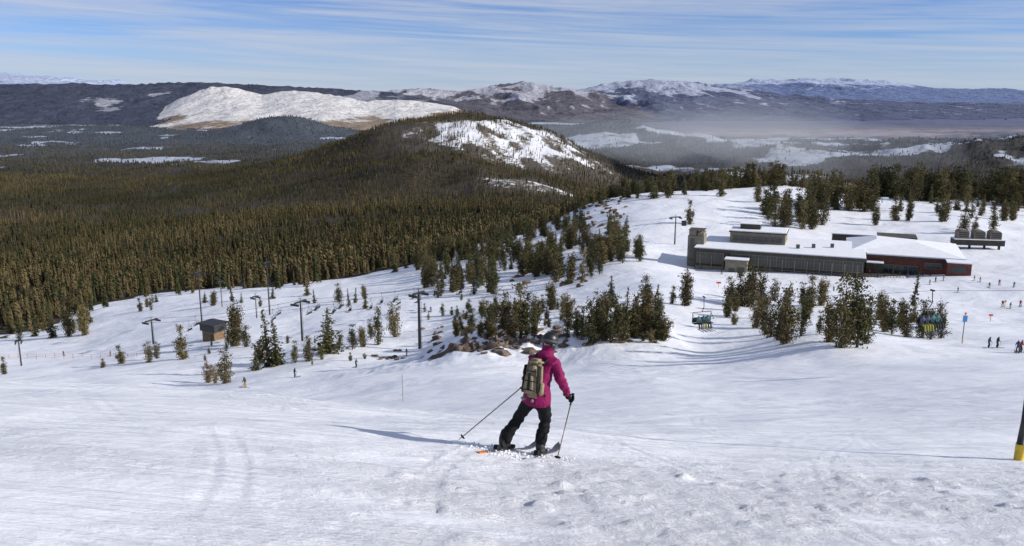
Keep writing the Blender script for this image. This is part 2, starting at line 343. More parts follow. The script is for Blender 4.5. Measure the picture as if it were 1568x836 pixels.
for (y0,y1,c,K,hs0,hs1) in ((330,900,6.6,80,8,17),(900,1500,7.6,42,9,17),(1500,3000,9.5,20,9,16),(3000,5200,19,9,11,16),(5200,9000,36,6,12,17)):
    p=scatter(y0,y1,c); X_,Y_=p[:,0],p[:,1]
    f=(Y_+(fbm(X_/35,Y_/35,4,5)-.5)*90)/fy(X_,Y_)
    dens=ss(.93,1.12,f)
    dens*=np.clip(1.15-1.5*np.clip(fbm(X_/90,Y_/90,4,111)-.56,0,1)*3,.15,1)
    hsn=hillsnow(X_,Y_)*ss(1000,1500,Y_); dens*=np.clip(1-1.0*hsn*(fbm(X_/50,Y_/50,3,15)*1.55),0.16,1)
    dens*=1-ss(5700,6400,Y_)*ss(.0,.2,X_/Y_)
    dens*=1-.93*clearing(X_,Y_)
    k=rng.random(len(p))<dens; p=p[k]; X_,Y_=p[:,0],p[:,1]
    Z_,L_=H(X_,Y_,True); k=L_==0; p=p[k];Z_=Z_[k];X_=X_[k];Y_=Y_[k]
    n=len(p); hgt=rng.uniform(hs0,hs1,n)*rng.uniform(.65,1.1,n); rad=hgt*rng.uniform(.13,.22,n)
    if y0>=3000: rad*=1.9 if y0<5000 else 3.2
    an=rng.uniform(0,6.283,n); var=rng.integers(0,5,n)
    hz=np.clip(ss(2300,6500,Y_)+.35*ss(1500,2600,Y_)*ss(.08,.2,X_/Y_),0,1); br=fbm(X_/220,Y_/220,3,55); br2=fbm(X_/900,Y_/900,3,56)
    tn=rng.random(n)
    dk=np.array((.038,.036,.018)); lt=np.array((.140,.108,.052)); g2=np.array((.045,.052,.022))
    lf_=np.exp(-((X_+700)/420.)**2-((Y_-2600)/700.)**2)*.35  # darkens tree colour on the hill's left flank, painted backlit shade
    cc=dk+(lt-dk)*np.clip(tn*.9+1.3*(br-.47)+1.2*(br2-.48)-lf_,0,1)[:,None]; cc=np.where((tn>.80)[:,None],g2,cc)
    cc=cc*(1-hz[:,None]*.8)+np.array((.078,.095,.120))*hz[:,None]*.8  # blends far trees toward blue-grey, aerial haze baked into foliage colour
    for vv in range(5):
        T=template(K,100+vv+K,True); s=var==vv
        ca,sa=np.cos(an[s])[:,None],np.sin(an[s])[:,None]
        vx=(T[:,0]*ca-T[:,1]*sa)*rad[s][:,None]+X_[s][:,None]
        vy=(T[:,0]*sa+T[:,1]*ca)*rad[s][:,None]+Y_[s][:,None]
        vz=T[:,2]*hgt[s][:,None]+Z_[s][:,None]-.3
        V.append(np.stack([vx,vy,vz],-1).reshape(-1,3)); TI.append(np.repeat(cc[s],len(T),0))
V=np.concatenate(V).astype(np.float32);TI=np.concatenate(TI); print('forest tris',len(V)//3)
fm_=bpy.data.meshes.new('conifer_forest'); fm_.vertices.add(len(V)); fm_.vertices.foreach_set('co',V.ravel())
fm_.loops.add(len(V)); fm_.loops.foreach_set('vertex_index',np.arange(len(V),dtype=np.int32)); nt=len(V)//3
fm_.polygons.add(nt); fm_.polygons.foreach_set('loop_start',np.arange(nt,dtype=np.int32)*3); fm_.update(calc_edges=True)
cattr(fm_,'tcol',TI)
t=NT('forest_foliage'); a=t.n('ShaderNodeAttribute',attribute_name='tcol'); t.l(a.outputs['Color'],t.b.inputs['Base Color']); t.b.inputs['Roughness'].default_value=.9; t.b.inputs['Specular IOR Level'].default_value=.1
fm_.materials.append(t.m); fo=bpy.data.objects.new('conifer_forest',fm_); scene.collection.objects.link(fo)
# ------------------------------------------------------------ drifting smoke over the valley: soft homogeneous puffs
vm=bpy.data.materials.new('smoke_volume'); vm.use_nodes=True; vt=vm.node_tree; vt.nodes.remove(vt.nodes['Principled BSDF'])
vs_=vt.nodes.new('ShaderNodeVolumeScatter'); vs_.inputs['Color'].default_value=(.86,.92,1,1); vs_.inputs['Density'].default_value=.00016; vt.links.new(vs_.outputs[0],vt.nodes['Material Output'].inputs['Volume'])
sm_e=bpy.data.objects.new('drifting_smoke',None); scene.collection.objects.link(sm_e)
for i,(px,py,Yp,rx,ry,rz_) in enumerate(((1225,262,2500,110,260,55),(1195,235,2550,190,350,75),(1160,205,2650,260,450,85),(1130,180,2800,330,550,70),(1040,205,2900,520,700,80),(1180,222,2700,520,700,90),(940,215,3000,480,650,70))):
    s_,t_=sT(px,py); bm=bmesh.new(); bmesh.ops.create_icosphere(bm,subdivisions=4,radius=1)
    for v in bm.verts: v.co=Vector((s_*Yp+v.co.x*rx,Yp+v.co.y*ry,t_*Yp+v.co.z*rz_))
    pm=bpy.data.meshes.new('puff'); bm.to_mesh(pm); bm.free(); pm.materials.append(vm); o=bpy.data.objects.new('puff_%d'%(i+1),pm); o.parent=sm_e; scene.collection.objects.link(o)
# ------------------------------------------------------------ mid-ground trees
def pydata(name,vs,fs,mats,mi=None,tint=None,smooth=False):
    m=bpy.data.meshes.new(name); m.from_pydata([tuple(v) for v in vs],[],fs)
    for x in mats: m.materials.append(x)
    if mi is not None: m.polygons.foreach_set('material_index',np.array(mi,dtype=np.int32))
    if tint is not None:
        a=m.attributes.new('tint','FLOAT','FACE'); a.data.foreach_set('value',np.array(tint,dtype=np.float32))
    if smooth: m.polygons.foreach_set('use_smooth',np.ones(len(fs),bool))
    m.update(); return m
def tube(vs,fs,mi,ti,a,b,ra,rb,n=6,m=0):
    a=Vector(a);b=Vector(b);d=(b-a).normalized(); u=d.orthogonal().normalized(); w=d.cross(u); s=len(vs)
    for p,r in ((a,ra),(b,rb)):
        for i in range(n):
            t=6.2832*i/n; vs.append(p+u*math.cos(t)*r+w*math.sin(t)*r)
    for i in range(n): fs.append((s+i,s+(i+1)%n,s+n+(i+1)%n,s+n+i)); mi.append(m); ti.append(0)
def leafq(vs,fs,mi,ti,c,sz,r,tn):
    d=Vector((r.gauss(0,1),r.gauss(0,1),r.gauss(0,.6))).normalized(); u=d.orthogonal().normalized()*sz; w=d.cross(u).normalized()*sz*r.uniform(.4,.8)
    s=len(vs); vs.extend([c-u*.9,c-w*.8+u*.1,c+u,c+w]); fs.append((s,s+1,s+2,s+3)); mi.append(1); ti.append(tn)
def conifer(seed,h=10,R=2.0,dens=1.0,leaf='leafA'):
    r=random.Random(seed); vs=[];fs=[];mi=[];ti=[]
    bend=Vector((r.uniform(-.3,.3),r.uniform(-.3,.3),0)); 
    def ax(z): return Vector((0,0,z))+bend*(z/h)**2
    for k in range(6): tube(vs,fs,mi,ti,ax(h*k/6*.98-(.5 if k==0 else 0)),ax(h*(k+1)/6*.98),.16*h/10*(1-k/6)+.02,.16*h/10*(1-(k+1)/6)+.02)
    z=h*.05
    while z<h*.985:
        tt=z/h; L=R*(1-tt)**.75*(.85+.25*math.sin(z*2.3+seed))
        nb=max(3,int(6*dens*(.6+.6*(1-tt))))
        for b in range(nb):
            a=r.uniform(0,6.283); l=L*r.uniform(.5,1.15)+.12
            if r.random()<.08: continue
            el=.35*tt-.25+r.uniform(-.12,.12)
            o=ax(z+r.uniform(-.1,.1)); d=Vector((math.cos(a),math.sin(a),el)); e=o+d*l
            if l>.8: tube(vs,fs,mi,ti,o,e,.03,.01,3)
            k=max(2,int(l*3.2)); tn=r.random()
            for j in range(k):
                q=(j+.6)/k; c=o+d*l*q+Vector((r.gauss(0,.12),r.gauss(0,.12),r.gauss(0,.07)-.1*q))*(.4+l*.4)
                leafq(vs,fs,mi,ti,c,(.16+.2*(1-tt))*r.uniform(.7,1.3)*(h/10)**.5,r,tn)
        z+=h*.018*r.uniform(.8,1.3)
    for j in range(6): leafq(vs,fs,mi,ti,ax(h*(.95+.01*j)),.1,r,.5)
    return pydata('conifer',vs,fs,[M['bark'],M[leaf]],mi,ti)
def pine(seed,h=8,leaf='leafB',stems=4,spread=.28):
    r=random.Random(seed); vs=[];fs=[];mi=[];ti=[]
    for s in range(stems):
        a=r.uniform(0,6.28); hh=h*(1 if s==0 else r.uniform(.5,.92)); lean=0 if s==0 else r.uniform(.5,1)*spread
        pts=[Vector((math.cos(a)*lean*hh*q**1.2+r.gauss(0,.06),math.sin(a)*lean*hh*q**1.2+r.gauss(0,.06),hh*q-(.4 if q==0 else 0))) for q in (0,.2,.4,.6,.8,1)]
        for k in range(5): tube(vs,fs,mi,ti,pts[k],pts[k+1],.15*h/8*(1-k/5)+.02,.15*h/8*(1-(k+1)/5)+.02,5)
        nb=int(38*hh/8)
        for b in range(nb):
            q=r.uniform(.03,1)**.95; k=min(4,int(q*5)); o=pts[k].lerp(pts[k+1],q*5-k) 
            prof=(math.sin(min(1,q*1.25+.18)*2.6)+.12)*.15*h*r.uniform(.45,1.15)
            aa=r.uniform(0,6.28); d=Vector((math.cos(aa),math.sin(aa),r.uniform(.1,.85))); e=o+d*prof
            tube(vs,fs,mi,ti,o,e,.035,.015,3)
            tn=r.random(); cr=.27*r.uniform(.7,1.5)*(h/8)
            for c0,n in ((e,12),(o.lerp(e,.5),7)):
                for j in range(n):
                    c=c0+Vector((r.gauss(0,1)*cr,r.gauss(0,1)*cr,r.gauss(0,1)*cr))
                    leafq(vs,fs,mi,ti,c,r.uniform(.10,.25)*(h/8)**.6,r,tn)
    return pydata('pine',vs,fs,[M['bark'],M[leaf]],mi,ti)
CON=[(conifer(1,10,2.1),10),(conifer(2,10,1.6),10),(conifer(3,10,1.9,.8),10),(conifer(4,10,2.5,1.1),10),(conifer(8,10,1.35,.8),10)]
PIN=[(pine(11,8),8),(pine(12,8,stems=5,spread=.32),8),(pine(13,8,stems=3,spread=.2),8),(pine(14,8,stems=6,spread=.22),8),(pine(15,8,leaf='leafA',stems=3,spread=.18),8),(pine(16,8,leaf='leafA',stems=3,spread=.12),8),(pine(17,8,stems=2,spread=.15),8)]
DRY=[(pine(21,8,leaf='leafD',stems=4,spread=.35),8)]
ntree=0
def place(kind,x,y,z,h,wf=1.0):
    global ntree
    pool={'c':CON,'p':PIN,'d':DRY}[kind]; m,bh=random.choice(pool)
    o=bpy.data.objects.new('conifer_tree' if kind=='c' else ('dry_shrub' if kind=='d' else 'pine_tree'),m); s=h/bh
    o.scale=(s*wf*random.uniform(.85,1.15),s*wf*random.uniform(.85,1.15),s); o.location=(x,y,z-.1); o.rotation_euler=(random.uniform(-.06,.06),random.uniform(-.06,.06),random.uniform(0,6.28)); scene.collection.objects.link(o); ntree+=1
def tree(px,py,hp,kind='p',wf=1.0):
    x,y,z=hit(px,py,30); d=y*CP-z*SP; place(kind,x,y,z,max(1,hp*d/F*1.06),wf)
L=[(345,587,50,'p',1),(320,586,32,'d',1),(330,587,25,'d',1),(186,557,28,'p',1.2),(229,555,32,'p',1.1),(158,563,14,'p',1.4),(280,550,50,'p',.9),(392,567,36,'c',1.2),(412,562,88,'c',1.1),(425,560,70,'c',1.2),(452,556,32,'p',1),(472,553,38,'p',1),(502,541,68,'c',1.5),(540,535,36,'p',1),(556,531,30,'p',1),(520,536,28,'p',1),(580,528,55,'p',.9),(605,516,52,'p',1),(568,520,30,'p',1),(360,530,62,'p',.9),(377,531,32,'p',1.2),(350,528,30,'p',1),(6,573,26,'p',1),(80,517,50,'c',1.1),(107,515,55,'p',1),(130,513,42,'p',1),(55,515,32,'c',1.2),(30,520,32,'p',1),(215,477,20,'p',1),(232,475,18,'p',1),(240,549,26,'p',1),(400,556,36,'p',1),
(795,506,68,'p',.9),(772,500,50,'p',1),(820,500,45,'p',1),(722,508,35,'p',1),(760,482,32,'p',1),(845,474,40,'p',1),(783,520,40,'p',1),(806,512,62,'p',.8),(705,505,25,'p',1),
(905,527,58,'c',1),(925,522,70,'p',.7),(940,517,60,'p',.8),(957,522,82,'c',.9),(985,510,72,'p',.8),(1006,520,82,'c',1),(890,520,50,'p',.8),(914,515,66,'p',.8),(995,516,60,'p',.8),(970,515,50,'p',1),(870,500,35,'p',1),
(872,435,45,'p',1),(892,430,40,'p',1),(852,432,42,'p',1),(935,470,48,'c',1.3),(1050,468,50,'p',1),(988,472,48,'p',.9),(1030,465,26,'p',1),(860,425,32,'p',1),(905,425,30,'p',1),(918,420,30,'p',1),
(1120,466,40,'p',1.2),(1135,468,50,'p',1.1),(1146,470,62,'p',1),(1165,468,55,'p',1),(1185,460,32,'p',1.2),(1240,470,46,'p',1.2),(1257,468,40,'p',1.1),(1152,462,44,'p',1),(1228,468,34,'p',1.1),
(1160,502,48,'p',1.1),(1180,516,58,'p',1),(1205,526,84,'p',.9),(1226,514,58,'p',1),(1192,520,66,'p',.9),(1172,512,52,'p',1),(1288,532,105,'p',.85),(1312,532,92,'p',.9),(1270,524,62,'p',1),(1300,528,98,'p',.8),(1325,526,70,'p',1),(1366,512,50,'p',1),(1387,516,52,'p',1),(1398,468,56,'c',1),(1412,518,56,'p',1),(1440,518,50,'p',1),(1345,490,42,'p',1),(1425,520,44,'p',1),(1330,505,40,'p',1),(1255,512,34,'p',1),(1380,500,40,'p',1),(1355,508,50,'p',1),
(1475,357,34,'p',1.2),(1520,356,34,'p',1),(1492,355,22,'p',1.2),(1370,338,34,'p',1),(1390,338,28,'p',1),(1057,343,34,'p',1),(1160,309,34,'p',1),(1550,338,26,'p',1),(1340,345,30,'p',1)]
for a in L: tree(*a)
for (x0,x1,y0,y1,n,h0,h1,kd) in ((650,760,415,455,44,6,11,'cp'),(720,860,375,425,66,5,12,'cp'),(820,960,340,395,50,5,11,'cp'),(900,985,385,415,20,6,10,'pp'),(600,720,395,420,18,8,13,'cp'),(640,760,378,400,22,8,13,'cp'),
   (1170,1265,320,352,26,10,16,'pp'),(1420,1568,325,340,12,8,12,'pp'),
   (690,880,470,522,56,1.2,4.5,'pp'),(880,1020,480,525,40,1.5,5,'pp'),(1110,1240,455,500,18,2,5,'pp'),(1360,1450,490,518,14,1.5,4.5,'pp'),(0,150,455,515,30,7,13,'cp'),(200,560,452,475,16,4,8,'cp'),(310,560,525,560,12,1.2,3,'pp'),(650,760,460,490,10,2,4,'pp')):
    for i in range(n):
        x,y,z=hit(random.uniform(x0,x1),random.uniform(y0,y1),60)
        if y>800: continue
        place(random.choice(kd),x,y,z,random.uniform(h0,h1)*.93,1.15)
for (x0,x1,Y0,Y1,n,h0,h1,kd) in ((950,1120,500,600,66,8,15,'cp'),(1060,1200,590,650,66,11,18,'cp'),(1200,1330,600,680,40,10,17,'cp'),(1230,1345,420,520,48,12,19,'cp'),(1330,1600,540,640,180,12,23,'cp'),(1340,1600,470,540,26,8,14,'cp'),
     (640,780,400,520,60,7,13,'cp'),(780,900,440,600,70,7,12,'cp'),(880,960,520,640,40,7,12,'cp')):
    for i in range(n):
        Y0_=random.uniform(Y0,Y1); s_,_=sT(random.uniform(x0,x1),320); x=s_*Y0_
        if float(fbm(np.array([x/30]),np.array([Y0_/30]),2,8)[0])<.40: continue
        place(random.choice(kd),x,Y0_,Hs(x,Y0_),random.uniform(h0,h1),1.15)
print('trees',ntree)
# ------------------------------------------------------------ generic part builders
def link(o,parent=None):
    scene.collection.objects.link(o)
    if parent: o.parent=parent
    return o
def empty(name,loc=(0,0,0),rz=0):
    e=bpy.data.objects.new(name,None); e.location=loc; e.rotation_euler=(0,0,rz); scene.collection.objects.link(e); return e
def box(name,par,x0,x1,y0,y1,z0,z1,m,bev=0):
    bm=bmesh.new(); bmesh.ops.create_cube(bm,size=1)
    for v in bm.verts: v.co=Vector(((x0+x1)/2+v.co.x*(x1-x0),(y0+y1)/2+v.co.y*(y1-y0),(z0+z1)/2+v.co.z*(z1-z0)))
    if bev: bmesh.ops.bevel(bm,geom=bm.edges[:],offset=bev,segments=3,affect='EDGES')
    me=bpy.data.meshes.new(name); bm.to_mesh(me); bm.free(); me.materials.append(m); return link(bpy.data.objects.new(name,me),par)
class MB:
    def __init__(s): s.v=[];s.f=[];s.mi=[];s.t=[]
    def tube(s,a,b,ra,rb=None,n=8,m=0): tube(s.v,s.f,s.mi,s.t,a,b,ra,ra if rb is None else rb,n,m); k=len(s.v); s.f.append(tuple(range(k-1,k-n-1,-1))); s.mi.append(m); s.f.append(tuple(range(k-2*n,k-n))); s.mi.append(m)
    def box(s,c,d,m=0,R=None):
        k=len(s.v)
        for x,y,z in ((-1,-1,-1),(1,-1,-1),(1,1,-1),(-1,1,-1),(-1,-1,1),(1,-1,1),(1,1,1),(-1,1,1)):
            q=Vector((x*d[0]/2,y*d[1]/2,z*d[2]/2)); q=R@q if R else q; s.v.append(Vector(c)+q)
        for f in ((0,3,2,1),(4,5,6,7),(0,1,5,4),(1,2,6,5),(2,3,7,6),(3,0,4,7)): s.f.append(tuple(k+i for i in f)); s.mi.append(m)
    def mesh(s,name,mats,smooth=False): return pydata(name,s.v,s.f,mats,s.mi,None,smooth)
def cable(name,a,b,sag,r,m,par=None):
    cu_=bpy.data.curves.new(name,'CURVE'); cu_.dimensions='3D'; sp=cu_.splines.new('POLY'); n=24; sp.points.add(n)
    for i in range(n+1):
        q=i/n; p=Vector(a).lerp(Vector(b),q); sp.points[i].co=(p.x,p.y,p.z-sag*4*q*(1-q),1)
    cu_.bevel_depth=r; cu_.materials.append(m); return link(bpy.data.objects.new(name,cu_),par)
# ------------------------------------------------------------ lodge
s0,t0=sT(1063,410); A0=Vector((s0*293,293)); s1,t1=sT(1322,425); B0=Vector((s1*273,273))
ang=math.atan2(B0.y-A0.y,B0.x-A0.x); LL=(B0-A0).length; zb=-61.6
lodge=empty('ski_lodge',(A0.x,A0.y,zb),ang)
def facade(par,x0,x1,y,z0,z1,n,pre):
    box(pre+'_glass',par,x0,x1,y-.10,y-.02,z0,z1,M['glass'])
    mb=MB()
    for i in range(n+1): 
        x=x0+(x1-x0)*i/n; mb.box((x,y-.16,(z0+z1)/2),(.28 if i%3==0 else .13,.16,z1-z0))
    mb.box(((x0+x1)/2,y-.155,z0+(z1-z0)*.62),(x1-x0,.11,.12))
    for zz in (z0,z1): mb.box(((x0+x1)/2,y-.18,zz),(x1-x0+.3,.2,.22))
    link(bpy.data.objects.new(pre+'_mullions',mb.mesh('m',[M['frame']])),par)
box('hall_walls',lodge,0,LL,0,31,-3,6.4,M['brown']); box('hall_fascia',lodge,-.6,LL+.6,-.9,31.6,6.4,7.3,M['brown']); box('hall_roof_snow',lodge,-.3,LL+.3,-.6,31.3,7.3,7.7,M['snowcap'],.12)
facade(lodge,12.5,LL-.5,0,2.6,6.1,42,'upper_windows'); facade(lodge,.8,10,0,2.2,6.0,9,'left_windows')
facade(lodge,20,LL-4,-.003,-.2,1.6,30,'lower_windows')
mb=MB()
for i in range(14):
    x=2+i*(LL-4)/13; mb.box((x,-.30,1.2),(.35,.4,8.2))
link(bpy.data.objects.new('buttresses',mb.mesh('b',[M['tan']])),lodge)
box('base_course',lodge,.3,11,-.25,-.01,-3,1.2,M['tan'])
box('stair_tower',lodge,-3.5,2.2,5,11,-2,10.6,M['tan']); box('stair_tower_upper',lodge,-3.2,-.6,5.3,10.7,10.6,12.6,M['tan']); box('stair_tower_cap',lodge,-.2,2.0,5.2,10.8,10.6,11.8,M['tan']); box('stair_tower_snow',lodge,-3.4,2.1,5.1,10.9,12.6,12.7,M['brown'])
box('tower_window_strip',lodge,-2.6,-1.2,4.9,4.98,2,9.6,M['glass'])
box('upper_floor',lodge,10,29,14,26,7.71,11.3,M['tan']); box('upper_floor_trim',lodge,9.6,29.4,13.6,26.4,11.3,11.7,M['brown']); box('upper_floor_snow',lodge,9.8,29.2,13.8,26.2,11.7,12.1,M['snowcap'],.1)
facade(lodge,11,28,14,8.4,10.2,8,'upper_floor_windows')
box('plant_room',lodge,13,20,18,23,12.1,13.9,M['brown']); box('plant_room_snow',lodge,12.9,20.1,17.9,23.1,13.9,14.15,M['snowcap'])
box('entrance_block',lodge,11.2,18.4,-5.5,-.52,-3,4.6,M['tan']); box('entrance_roof',lodge,10.8,18.8,-5.9,-.55,4.6,5.0,M['frame']); box('entrance_snow',lodge,10.9,18.7,-5.8,-.7,5.0,5.25,M['snowcap'])
box('entrance_door',lodge,12.6,14.4,-5.6,-5.52,-.2,2.2,M['glass']); box('entrance_window',lodge,15.2,17.6,-5.6,-5.52,1.0,2.6,M['glass'])
for i,x in enumerate((33,38,44)): box('roof_vent_%d'%i,lodge,x,x+1.2,9+i*3,10.2+i*3,7.71,9.0,M['steel'])
def wing(x0,x1,y0,y1,z1,pre,mw):
    box(pre+'_walls',lodge,x0,x1,y0,y1,-3,z1,mw)
    box(pre+'_fascia',lodge,x0-1.1,x1+1.1,y0-1.1,y1+1.1,z1,z1+.5,M['brown'])
    a=(x0-.9,x1+.9,y0-.9,y1+.9); zt=z1+.52
    vs=[(a[0],a[2],zt),(a[1],a[2],zt),(a[1],a[3],zt),(a[0],a[3],zt),(a[0],a[2],zt+.4),(a[1],a[2],zt+.4),(a[1],a[3],zt+.4),(a[0],a[3],zt+.4),(x0+9,y0+13,zt+3.3),(x1-13,y0+15,zt+2.5),(x1-13,y1-9,zt+2.5),(x0+9,y1-9,zt+3.3)]
    fs=[(0,1,5,4),(1,2,6,5),(2,3,7,6),(3,0,4,7),(4,5,9,8),(5,6,10,9),(6,7,11,10),(7,4,8,11),(8,9,10,11)]
    link(bpy.data.objects.new(pre+'_snow_roof',pydata('r',vs,fs,[M['snowcap']])),lodge)
wing(50,85,13,42,6.2,'red_wing',M['red'])
facade(lodge,60,72,13,.5,3.6,8,'wing_windows'); facade(lodge,74,79,13,3.0,5.0,3,'wing_upper_windows')
box('wing_corner_block',lodge,80,87,6.5,11.7,-3,6.6,M['red']); box('wing_corner_snow',lodge,79.8,87.2,6.3,11.75,6.6,6.9,M['snowcap'])
box('wing_corner_window',lodge,81.2,85.5,6.4,6.47,3.6,5.6,M['glass'])
box('rear_hall',lodge,44,74,52,62,-3,6.8,M['brown']); box('rear_hall_snow',lodge,43.7,60,51.7,62.3,6.8,7.1,M['snowcap'])
box('deck',lodge,LL+.2,80,1,12.8,-2,.9,M['brown'])
mb=MB()
for i in range(26):
    x=LL+.4+i*(79.6-LL-.4)/25; mb.box((x,1.1,1.45),(.12,.12,1.1))
for z in (1.25,1.6,2.0): mb.box(((LL+80)/2,1.1,z),(80-LL,.08,.09))
link(bpy.data.objects.new('deck_railing',mb.mesh('d',[M['darksteel']])),lodge)
box('side_annex',lodge,LL+.7,LL+6,9,12.9,.9,4.4,M['brown']); box('side_annex_snow',lodge,LL+.65,LL+6.2,8.8,12.85,4.4,4.7,M['snowcap'])
s2,_=sT(1493,400); x,y=s2*330,330; gz=Hs(x,y)
gb=empty('lift_terminal',(x,y,gz),-.2)
box('platform',gb,-9,9,-3,3,1.6,3.8,M['brown']); box('platform_snow',gb,-9.2,9.2,-3.2,3.2,3.8,4.0,M['snowcap'])
for i,xx in enumerate((-8,-2.7,2.7,8)): box('leg_%d'%i,gb,xx-.3,xx+.3,-.6,.6,-3,1.6,M['darksteel'])
mb=MB()
for xx in (-5.8,0,5.8):
    n=10
    k=len(mb.v)
    for yy in (-2.2,2.2):
        for i in range(n+1):
            a=math.pi*i/n; mb.v.append(Vector((xx+math.cos(a)*2.1,yy,6.2+math.sin(a)*1.3)))
        mb.v.append(Vector((xx-2.1,yy,4.0)));mb.v.append(Vector((xx+2.1,yy,4.0)))
    q=n+3
    mb.f.append(tuple(k+i for i in range(q))); mb.mi.append(0); mb.f.append(tuple(k+q+i for i in range(q-1,-1,-1))); mb.mi.append(0)
    for i in range(q): mb.f.append((k+i,k+q+i,k+q+(i+1)%q,k+(i+1)%q)); mb.mi.append(0)
    for zz in (4.8,5.6,6.4): mb.box((xx,-2.25,zz),(3.4,.1,.35),1)
link(bpy.data.objects.new('barrel_vents',mb.mesh('bv',[M['tan'],M['darksteel']])),gb)
x,y,z=hit(328,520,60); cb=empty('lift_hut',(x,y,z),-.5)
box('walls',cb,-2.4,2.4,-2,2,-.6,2.9,M['wood']); box('window',cb,-1.6,.2,-2.06,-2.02,1.3,2.2,M['glass']); box('door',cb,.9,1.8,-2.06,-2.02,0,2.1,M['brown'])
box('roof_deck',cb,-3.6,3.6,-3,3,4.9,5.1,M['brown']); box('upper_room',cb,-2.9,2.9,-2.3,2.3,2.9,4.9,M['darksteel']); box('roof_snow',cb,-3.5,3.5,-2.9,2.9,5.1,5.2,M['darksteel'])
# ------------------------------------------------------------ lift towers / chairs
def tower(px,py,hp,rz=.5,arm=2.6,r=.38):
    x,y,z=hit(px,py,60); d=y*CP-z*SP; h=hp*d/F
    mb=MB(); mb.tube((0,0,-1),(0,0,h),r,r*.6,12); mb.box((0,0,h),(2*arm,.35,.4)); mb.box((0,0,h+.9),(1.2,.1,.1)); mb.tube((0,0,h),(0,0,h+.9),.08)
    for sx in (-arm,arm):
        mb.box((sx,0,h-.35),(.22,2.8,.25)); mb.box((sx*.97,0,h-.1),(.5,.5,.12))
        for k in range(6): mb.tube((sx-.1,-1.2+k*.48,h-.62),(sx+.1,-1.2+k*.48,h-.62),.2,n=8)
    for k in range(int(h/.6)): mb.box((0,-r-.12,k*.6),(.4,.04,.04))
    mb.box((-.2,-r-.12,h/2),(.04,.04,h)); mb.box((.2,-r-.12,h/2),(.04,.04,h))
    o=bpy.data.objects.new('lift_tower',mb.mesh('lift_tower',[M['darksteel']])); o.location=(x,y,z); o.rotation_euler=(0,0,rz); scene.collection.objects.link(o); return Vector((x,y,z+h)),rz,arm
TW=[tower(643,534,88,.9,1.7,r=.40),tower(463,522,62,1.1,2.2,.3),tower(235,527,38,1.1,2.2,.3),tower(309,493,78,1.1,1.5,.24),tower(413,482,82,1.1,1.4,.24),tower(393,487,34,.9,1.1,.18),tower(340,470,40,.9,1.1,.16),tower(1033,374,42,.3,2.2,.3),tower(33,560,40,.4,.7,.2)]
def skin(name,verts,edges,radii,sub=2,root=0):
    m=bpy.data.meshes.new(name); m.from_pydata([Vector(v) for v in verts],edges,[]); m.update(); o=bpy.data.objects.new(name,m); scene.collection.objects.link(o)
    md=o.modifiers.new('s','SKIN'); md.use_smooth_shade=True
    for i,r in enumerate(radii):
        sv=m.skin_vertices[0].data[i]; sv.radius=(r,r) if not isinstance(r,tuple) else r; sv.use_root=(i==root)
    sb=o.modifiers.new('u','SUBSURF'); sb.levels=sub; sb.render_levels=sub
    dg=bpy.context.evaluated_depsgraph_get(); dg.update(); me2=bpy.data.meshes.new_from_object(o.evaluated_get(dg)); bpy.data.objects.remove(o)
    me2.name=name; me2.polygons.foreach_set('use_smooth',np.ones(len(me2.polygons),bool)); me2.materials.clear(); return me2
def merge(meshes,mats,name):
    bm=bmesh.new()
    for m,i in meshes:
        n0=len(bm.faces); bm.from_mesh(m); bm.faces.ensure_lookup_table()
        for f in bm.faces[n0:]:
            if callable(i): f.material_index=i(f)
            elif i is not None: f.material_index=i
    me=bpy.data.meshes.new(name); bm.to_mesh(me); bm.free()
    for m in mats: me.materials.append(m)
    return me
def person(seated,jc,pc,ski=True):
    if seated: vs=[(0,0,.45),(0,-.02,.72),(0,0,.95),(0,.02,1.08),(0,.03,1.22),(.19,0,.92),(.24,.1,.68),(.14,.3,.6),(-.19,0,.92),(-.24,.1,.68),(-.14,.3,.6),(.1,.02,.42),(.14,.45,.42),(.14,.5,.02),(.14,.62,-.03),(-.1,.02,.42),(-.14,.45,.42),(-.14,.5,.02),(-.14,.62,-.03)]
    else: vs=[(0,0,.88),(0,.03,1.08),(0,.1,1.34),(0,.14,1.46),(0,.17,1.62),(.19,.1,1.3),(.27,.12,1.05),(.26,.34,.95),(-.19,.1,1.3),(-.27,.12,1.05),(-.26,.34,.95),(.1,0,.84),(.14,.12,.48),(.15,0,.1),(.15,.14,.06),(-.1,0,.84),(-.14,.12,.48),(-.15,0,.1),(-.15,.14,.06)]
    ed=[(0,1),(1,2),(2,3),(3,4),(2,5),(5,6),(6,7),(2,8),(8,9),(9,10),(0,11),(11,12),(12,13),(13,14),(0,15),(15,16),(16,17),(17,18)]
    ra=[.15,.15,.16,.07,.12,.08,.065,.05,.08,.065,.05,.1,.085,.08,.07,.1,.085,.08,.07]
    b=skin('p',vs,ed,ra,1); zj=.5 if seated else .86; zh=vs[4][2]-.07
    def mi(f):
        z=f.calc_center_median().z
        return 2 if z>zh else (0 if z>zj or (seated and z>.55) else 1)
    mb=MB()
    for sx in (-.15,.15):
        if seated: mb.box((sx,.75,-.12),(.09,1.3,.03)); 
        elif ski: mb.box((sx,.1,-.01),(.09,1.6,.03)); mb.box((sx,.93,.04),(.08,.18,.02),0,Matrix.Rotation(.5,3,'X'))
    if not seated and ski:
        for sx in (-1,1): mb.tube((sx*.26,.34,.95),(sx*.34,.2,0),.012)
    return merge([(b,mi),(mb.mesh('x',[]),2)],[mat('jacket_%s'%len(bpy.data.materials),jc,.8),mat('trousers_%s'%len(bpy.data.materials),pc,.8),M['darksteel']],'person')
